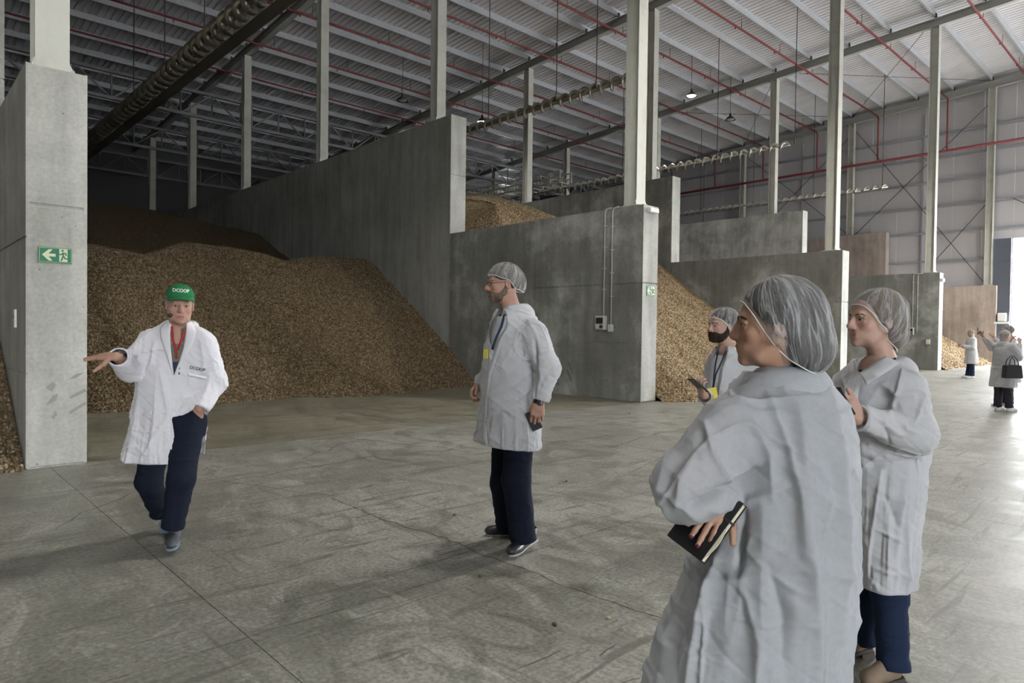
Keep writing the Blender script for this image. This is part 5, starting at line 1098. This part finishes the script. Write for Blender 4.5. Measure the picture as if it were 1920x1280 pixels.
for k in range(2):
    pts = [(.004-.012*math.sin(math.pi*u)*(1-k*.2), .004+u*.115, -.0065+.0045*k) for u in np.linspace(0, 1, 12)]
    pg.add([(x_, y_, z_) for x_, y_, z_ in pts]+[(LW-.004, y_, z_) for x_, y_, z_ in pts], [(i, i+1, 13+i, 12+i) for i in range(11)])
o = nbp('loose_leaf', pg, M_PAGE); o.modifiers.new('s', 'SOLIDIFY').thickness = .0025
nbp('elastic_strap', MB().box(-.002, .0005, .122, .128, -.022, .004).box(-.002, LW, .122, .128, .003, .0042), M_DSTEEL)
# ------------------------------------------------------------------ second woman in profile
p = Person('person in hairnet, white coat and blue jeans at right, holding a dark phone', 1655, 1262, group='people standing in the hall'); J, FL, LV = p.J, p.FL, p.LV
S1, E1, W1 = J(1700, 728, -.13), J(1716, 812, -.17), J(1612, 784, -.27); S2, E2, W2 = J(1592, 730, .12), J(1580, 815, .05), J(1572, 790, -.15)
rows = [(664, 1622, 1684, .075), (676, 1602, 1698, .10), (690, 1584, 1712, .13), (715, 1572, 1728, .155), (760, 1566, 1736, .165), (830, 1566, 1735, .165), (900, 1572, 1727, .165), (960, 1578, 1718, .165), (1030, 1584, 1707, .165), (1112, 1588, 1693, .16)]
tf = LOFT(LV(rows, .0)); ins = lambda g, dr, n=8: LOFT(LV([(y, a+(g if y > 684 else g*.3), b-(g if y > 684 else g*.3), max(.05, r-dr)) for y, a, b, r in rows[:n]], .0))
hN, kN, aN = J(1664, 960, -.03), J(1668, 1110, -.05), FL(1692, 1272, .03)*.78+FL(1618, 1290, 0)*.22+np.array([0, 0, .05]); hF, kF, aF = J(1620, 960, .06), J(1612, 1108, .10), FL(1632, 1216, .03)*.78+FL(1572, 1232, 0)*.22+np.array([0, 0, .05])
p.body(M_SKIN3, J(1637, 600, .0), (-.985, -.15, .02), (.0, 0, 1), J(1655, 684, .0), ins(30, .05), [(S1, E1, .045, .040), (E1, W1, .038, .026), (S2, E2, .045, .040), (E2, W2, .038, .026), (hN, kN, .08, .055), (kN, aN, .05, .034), (hF, kF, .08, .055), (kF, aF, .05, .034)],
       [(E1, W1, (-.60, -.25, .55), (-.45, .75, -.1), -1, dict(curl=(.55, .6, .65, .65), thumb=.5, s=.95, tdir=(-.45, -.15, .85))), (E2, W2, (-.3, -.6, .5), (.4, -.2, .4), 1, dict(curl=(.5, .5, .5, .5), s=.95))], fem=True, hs=1.0, noseL=1.15, neckr=.049)
p.eyes(); p.brows(M_HAIRM, .0028)
bun = ELL((0, -.085, -.055), (.066, .058, .070)); bun2 = ELL((0, -.05, .03), (.080, .085, .090)); hairf = UN([CRAN, (bun, .05), (bun2, .04)], .03)
V, Q = surf(lambda P: np.maximum(hairf(P)-.002-.0025*vnoise(P.astype(float)*np.array([60, 60, 30]), 3), np.maximum(scalp([(-.3, -.16), (-.06, -.13), (-.03, -.08), (.01, -.02), (.04, .03), (.065, .085), (.10, .11)])(P), P[:, 1]-.065)), (-.14, -.24, -.2), (.14, .14, .17), .005); qobj('hair', p.hc+(V*p.hs)@p.HM.T, Q, M_HAIRM, p.e)
p.net([CRAN, (bun, .05), (bun2, .04), (ELL((.082, -.014, -.008), (.012, .024, .038)), .02), (ELL((-.082, -.014, -.008), (.012, .024, .038)), .02)], [(-.30, -.17), (-.15, -.15), (-.08, -.120), (-.035, -.085), (.0, -.050), (.03, -.008), (.055, .030), (.08, .060), (.10, .070), (.16, .075)], .010, seed=13, nple=22, amp=.005)
V, Q = surf(ins(16, .025), (-.35, -.3, .5), (.4, .3, 1.6), .012); V, Q = cutm(V, Q, V[:, 2] < J(0, 668)[2]); qobj('blouse', V, Q, M_DARKTOP, p.e)
collar(p, J(1655, 682, .0), .060, .076, .030, -.05, M_DARKTOP, (-.9, -.4), .45, 'blouse_collar', ptx=.05)
cf = UN([tf, (CAP(S1, E1, .078, .080), .06), (CAP(E1, W1, .080, .052), .04), (CAP(S2, E2, .078, .070), .06), (CAP(E2, W2, .07, .05), .03)], .05)
zh = J(1645, 1112, -.15)[2]; pa = p.inpoly([(1608, 655), (1640, 665), (1642, 680), (1628, 690), (1614, 700), (1609, 690), (1606, 672)])
ck = p.coat('disposable_coat', cf, (-.45, -.55, zh-.04), (.45, .4, 1.6), .006, M_NONWOVEN, skirt(J(1640, 1000, 0), 1.0, zh, 13, .026, 15), [(W1, W1-E1, .13), (W2, W2-E2, .12)], lambda V: (pa(V) & (V[:, 1] < .0)) | (V[:, 2] > J(1655, 672)[2]), hem=lambda V: zh+0*V[:, 0], seed=91, guard=tf, lines=[([(1655, 722), (1685, 742), (1732, 736)], 4.5, .008), ([(1692, 690), (1684, 730), (1668, 775)], 4.5, .008), ([(1652, 772), (1660, 798), (1695, 818)], 4, .008), ([(1686, 785), (1698, 803), (1722, 812)], 4, .008), ([(1625, 775), (1660, 800), (1668, 830)], 4, -.007), ([(1735, 740), (1722, 780), (1712, 800)], 4, .008),
    ([(1652, 880), (1634, 1000), (1624, 1110)], 3.5, .007), ([(1600, 996), (1642, 990), (1692, 1016)], 3.5, .006), ([(1700, 880), (1690, 960), (1676, 1060)], 7, .010), ([(1668, 870), (1660, 930), (1690, 1000)], 7, -.008), ([(1600, 850), (1640, 870), (1720, 866)], 6, -.010), ([(1575, 700), (1590, 740), (1596, 780)], 4, .007)])
collar(p, J(1658, 680, .02), .075, .122, .030, -.035, M_NONWOVEN, (-.86, -.5), .42, 'coat_collar', ptx=.06)
def edge(pts, o=-.004): return [J(x, y, front_y(cf, *J(x, y)[[0, 2]])+o) for x, y in pts]
p.ribbon('collar_flap', edge([(1612, 699), (1628, 688), (1644, 676), (1660, 668)], -.008), edge([(1624, 723), (1645, 708), (1664, 696), (1686, 682)], -.014), M_NONWOVEN, parent=ck)
p.ribbon('placket', edge([(1609, 703), (1600, 735), (1594, 772), (1592, 830)], -.006), edge([(1617, 703), (1610, 737), (1604, 774), (1602, 830)], -.006), M_NONWOVEN, parent=ck, bend=.001, th=.002)
d = nrm(W1-E1); q = MB().tube([tuple(W1-d*.012), tuple(W1), tuple(W1+d*.010)], [.050, .052, .046], 20, False).build('cuff', M_NONWOVEN, ck, smooth=True); q.modifiers.new('s', 'SOLIDIFY').thickness = .004
p.trousers([[(hN, .085), (kN, .068), (aN, .062)], [(hF, .085), (kF, .066), (aF, .060)]], LOFT(LV([(930, 1602, 1692, .105), (980, 1602, 1690, .105)], .0)), M_DENIM2)
p.shoe(FL(1692, 1272, .03), FL(1618, 1290, 0), M_BOOT, M_BOOTS, kind='boot', ht=.09, w=.045); p.shoe(FL(1632, 1216, .03), FL(1572, 1232, 0), M_BOOT, M_BOOTS, kind='boot', ht=.09, w=.045)
phone('dark phone in the hand of the person in blue jeans', p, J(1576, 752, -.30), (.52, .1, -.80), (-.8, -.4, -.4), .070, .125)
# ------------------------------------------------------------------ distant people near the doorway
def far_person(label, fx, fy, ht, heading, armsA, armsB, m_coat, m_leg, m_shoe, net=True, nod=0.0, hemz=.48, skin=M_SKIN, skirt_=False, hm=M_HAIRG, cap_=True):
    p = Person(label, fx, fy, group='people standing in the hall'); k = ht/1.66; f2 = np.array([math.sin(heading), math.cos(heading), 0]); lf = np.array([-f2[1], f2[0], 0]); up = np.array([0, 0, 1.])
    P = lambda l, f_, z: lf*l*k+f2*f_*k+up*z*k
    S = [P(.17, 0, 1.33), P(-.17, 0, 1.33)]; E = [P(*armsA[0]), P(*armsB[0])]; Wr = [P(*armsA[1]), P(*armsB[1])]; yaw = math.atan2(-lf[0], lf[1])+math.pi/2
    lv = lambda g: [(1.42*k, 0, 0, (.07-g*.3)*k, .06*k), (1.37*k, 0, 0, (.17-g)*k, (.11-g*.5)*k), (1.25*k, 0, 0, (.21-g)*k, (.145-g)*k), (1.05*k, 0, 0, (.21-g)*k, (.15-g)*k), (.85*k, 0, 0, (.225-g)*k, (.17-g)*k), (hemz*k, 0, 0, (.255-g)*k, (.20-g)*k)]
    yw = math.atan2(lf[1], lf[0]); hip = [P(.085, 0, .85), P(-.085, 0, .85)]; kn = [P(.10, .02, .47), P(-.10, .0, .47)]; an = [P(.10, 0, .09), P(-.10, .06, .09)]
    hd = [nrm(Wr[i]-E[i]) for i in (0, 1)]
    p.body(skin, P(0, .03, 1.535), f2+up*(-nod), (0, 0, 1), P(0, -.01, 1.41), LOFT(lv(.05), yw), [(S[0], E[0], .045, .04), (E[0], Wr[0], .04, .03), (S[1], E[1], .045, .04), (E[1], Wr[1], .04, .03), (hip[0], kn[0], .075, .05), (kn[0], an[0], .05, .035), (hip[1], kn[1], .075, .05), (kn[1], an[1], .05, .035)],
           [(E[0], Wr[0], hd[0], f2*.3-up*.2+lf*-.5, -1, dict(curl=(.5,)*4)), (E[1], Wr[1], hd[1], f2*.3-up*.2+lf*.5, 1, dict(curl=(.5,)*4))], hs=k*1.0, h=.007)
    p.shell('hair', lambda P_: np.maximum(scalp([(-.16, -.09), (-.04, -.08), (-.02, .0), (.05, .04), (.085, .08)])(P_), P_[:, 1]-.075), .007, hm, h=.007)
    if net: p.net([CRAN, (ELL((0, -.06, .0), (.072, .065, .08)), .04)], [(-.22, -.09), (-.06, -.075), (-.01, -.03), (.05, .045), (.10, .065), (.16, .07)], .012, h=.007)
    tf = LOFT(lv(0), yw); cf = UN([tf, (CAP(S[0], E[0], .075*k, .07*k), .05), (CAP(E[0], Wr[0], .07*k, .05*k), .03), (CAP(S[1], E[1], .075*k, .07*k), .05), (CAP(E[1], Wr[1], .07*k, .05*k), .03)], .05)
    p.coat('disposable_coat', cf, (-.75, -.75, hemz*k-.04), (.75, .75, 1.95), .016, m_coat, skirt((0, 0), .95, hemz*k, 13, .025, 19), [(Wr[i], Wr[i]-E[i], .12) for i in (0, 1)], lambda V: V[:, 2] > 1.405*k, hem=lambda V: hemz*k+0*V[:, 0], seed=int(fx) % 97, guard=tf, sub=0)
    collar(p, P(0, 0, 1.40), .065, .105, .03, -.03, m_coat, f2, .5, 'coat_collar')
    if skirt_:
        V, Q = surf(LOFT([(.25*k, 0, 0, .23*k, .17*k), (.6*k, 0, 0, .17*k, .13*k), (.85*k, 0, 0, .16*k, .12*k)], yw), (-.35, -.35, .2*k), (.35, .35, .9*k), .014); V, Q = cutm(V, Q, V[:, 2] > .255*k); N = vnormals(V, Q); V = V+N*skirt((0, 0), .6, .25, 14, .02, 3)(V)[:, None]; qobj('skirt', V, Q, m_leg, p.e, solid=.003)
    else: p.trousers([[(hip[0], .10*k), (kn[0], .08*k), (an[0], .075*k)], [(hip[1], .10*k), (kn[1], .08*k), (an[1], .075*k)]], None, m_leg, .014)
    for a in an: q = a.copy(); q[2] = 0; p.shoe(q-f2*.06, q+f2*.19, m_shoe, M_SOLE, h=.009, w=.045)
    p.P = P; p.lf = lf; p.f2 = f2; return p
DK = M_DARKTOP
p = far_person('distant person in hairnet and white coat reading, beside the pale nut pile', 1820, 709, 1.63, math.radians(-80), [(.22, .05, 1.06), (.08, .30, 1.10)], [(-.22, .05, 1.06), (-.08, .30, 1.10)], M_NONWOVEN, M_DENIM2, M_WSHOE, nod=.45, hemz=.50)
ph = p.P(0, .36, 1.14); phone('small phone read by the distant person', p, ph, p.f2+np.array([0, 0, .4]), (0, 0, 1))
p = far_person('person in thin white coat with black handbag, arms raised, near the bright doorway', 1879, 771, 1.56, math.radians(75), [(.22, .14, 1.18), (.10, .30, 1.45)], [(-.25, .10, 1.10), (-.09, .30, 1.42)], M_NONWOVEN2, DK, M_WSHOE, hemz=.50, hm=M_HAIRL)
hb = empty('handbag', tuple(p.world(p.P(-.31, -.16, .70))), -YAW+0, 'black leather handbag hanging from the arm of a person by the doorway', 'handbag'); M_BAG = mat('black_leather', (.012, .012, .014), .4)
b_ = MB().prism([(-.17, 0), (.19, 0), (.155, .25), (-.15, .25)], 'y', -.06, .06).build('bag_body', M_BAG, hb, bevel=.02)
for y_ in (-.045, .045): MB().tube([(-.09, y_, .24), (-.07, y_, .34), (-.0, y_*.6, .42), (.07, y_, .34), (.09, y_, .24)], .009, 6).build('handle', M_BAG, hb, smooth=True)
p = far_person('person in white coat behind the one with the handbag, raising a phone', 1889, 764, 1.66, math.radians(-70), [(.24, .12, 1.12), (.12, .28, 1.40)], [(-.20, .24, 1.20), (-.10, .44, 1.46)], M_NONWOVEN, DK, M_WSHOE, hemz=.52)
ph = p.P(-.10, .52, 1.54); phone('phone raised by the person behind the one with the handbag', p, ph, (0, 0, 1), p.f2, .075, .15)
# ------------------------------------------------------------------ loose nuts on the floor
nm = MB().lathe([(0, -.019), (.007, -.016), (.0115, -.006), (.011, .004), (.008, .013), (0, .019)], n=10).mesh('stray_nut', True); nm.materials.append(M_NUTS)
SP = [(1097, 1105, 'beside the long floor crack'), (1141, 1160, 'in the open floor left of the notebook'), (852, 966, 'on the floor left of the person in glasses'), (1050, 907, 'leftmost of two right of the person in glasses'), (1062, 903, 'rightmost of two beside the person in glasses'), (730, 1118, 'on the slab joint left of centre'), (900, 1080, 'in front of the person in glasses'), (1040, 1172, 'near the bottom centre of the floor'), (1036, 1027, 'beside the near shoe of the person in glasses'), (1180, 775, 'near the foot of the dark wall end'), (1252, 772, 'in front of the tan pile')]
for x, y, l in SP:
    d = cF+(x-960)/FPX*cR-(y-640)/FPX*cU; w = cC+d*(-EYE/d[2]); o = obj('stray_nut', nm, None, None, (w[0], w[1], .008)); o.rotation_euler = (math.pi/2, 0, random.uniform(0, 6)); o.scale = (.75, .7, .75); tag(o, f'single stray nut {l}', 'nut', 'stray nuts on the floor')
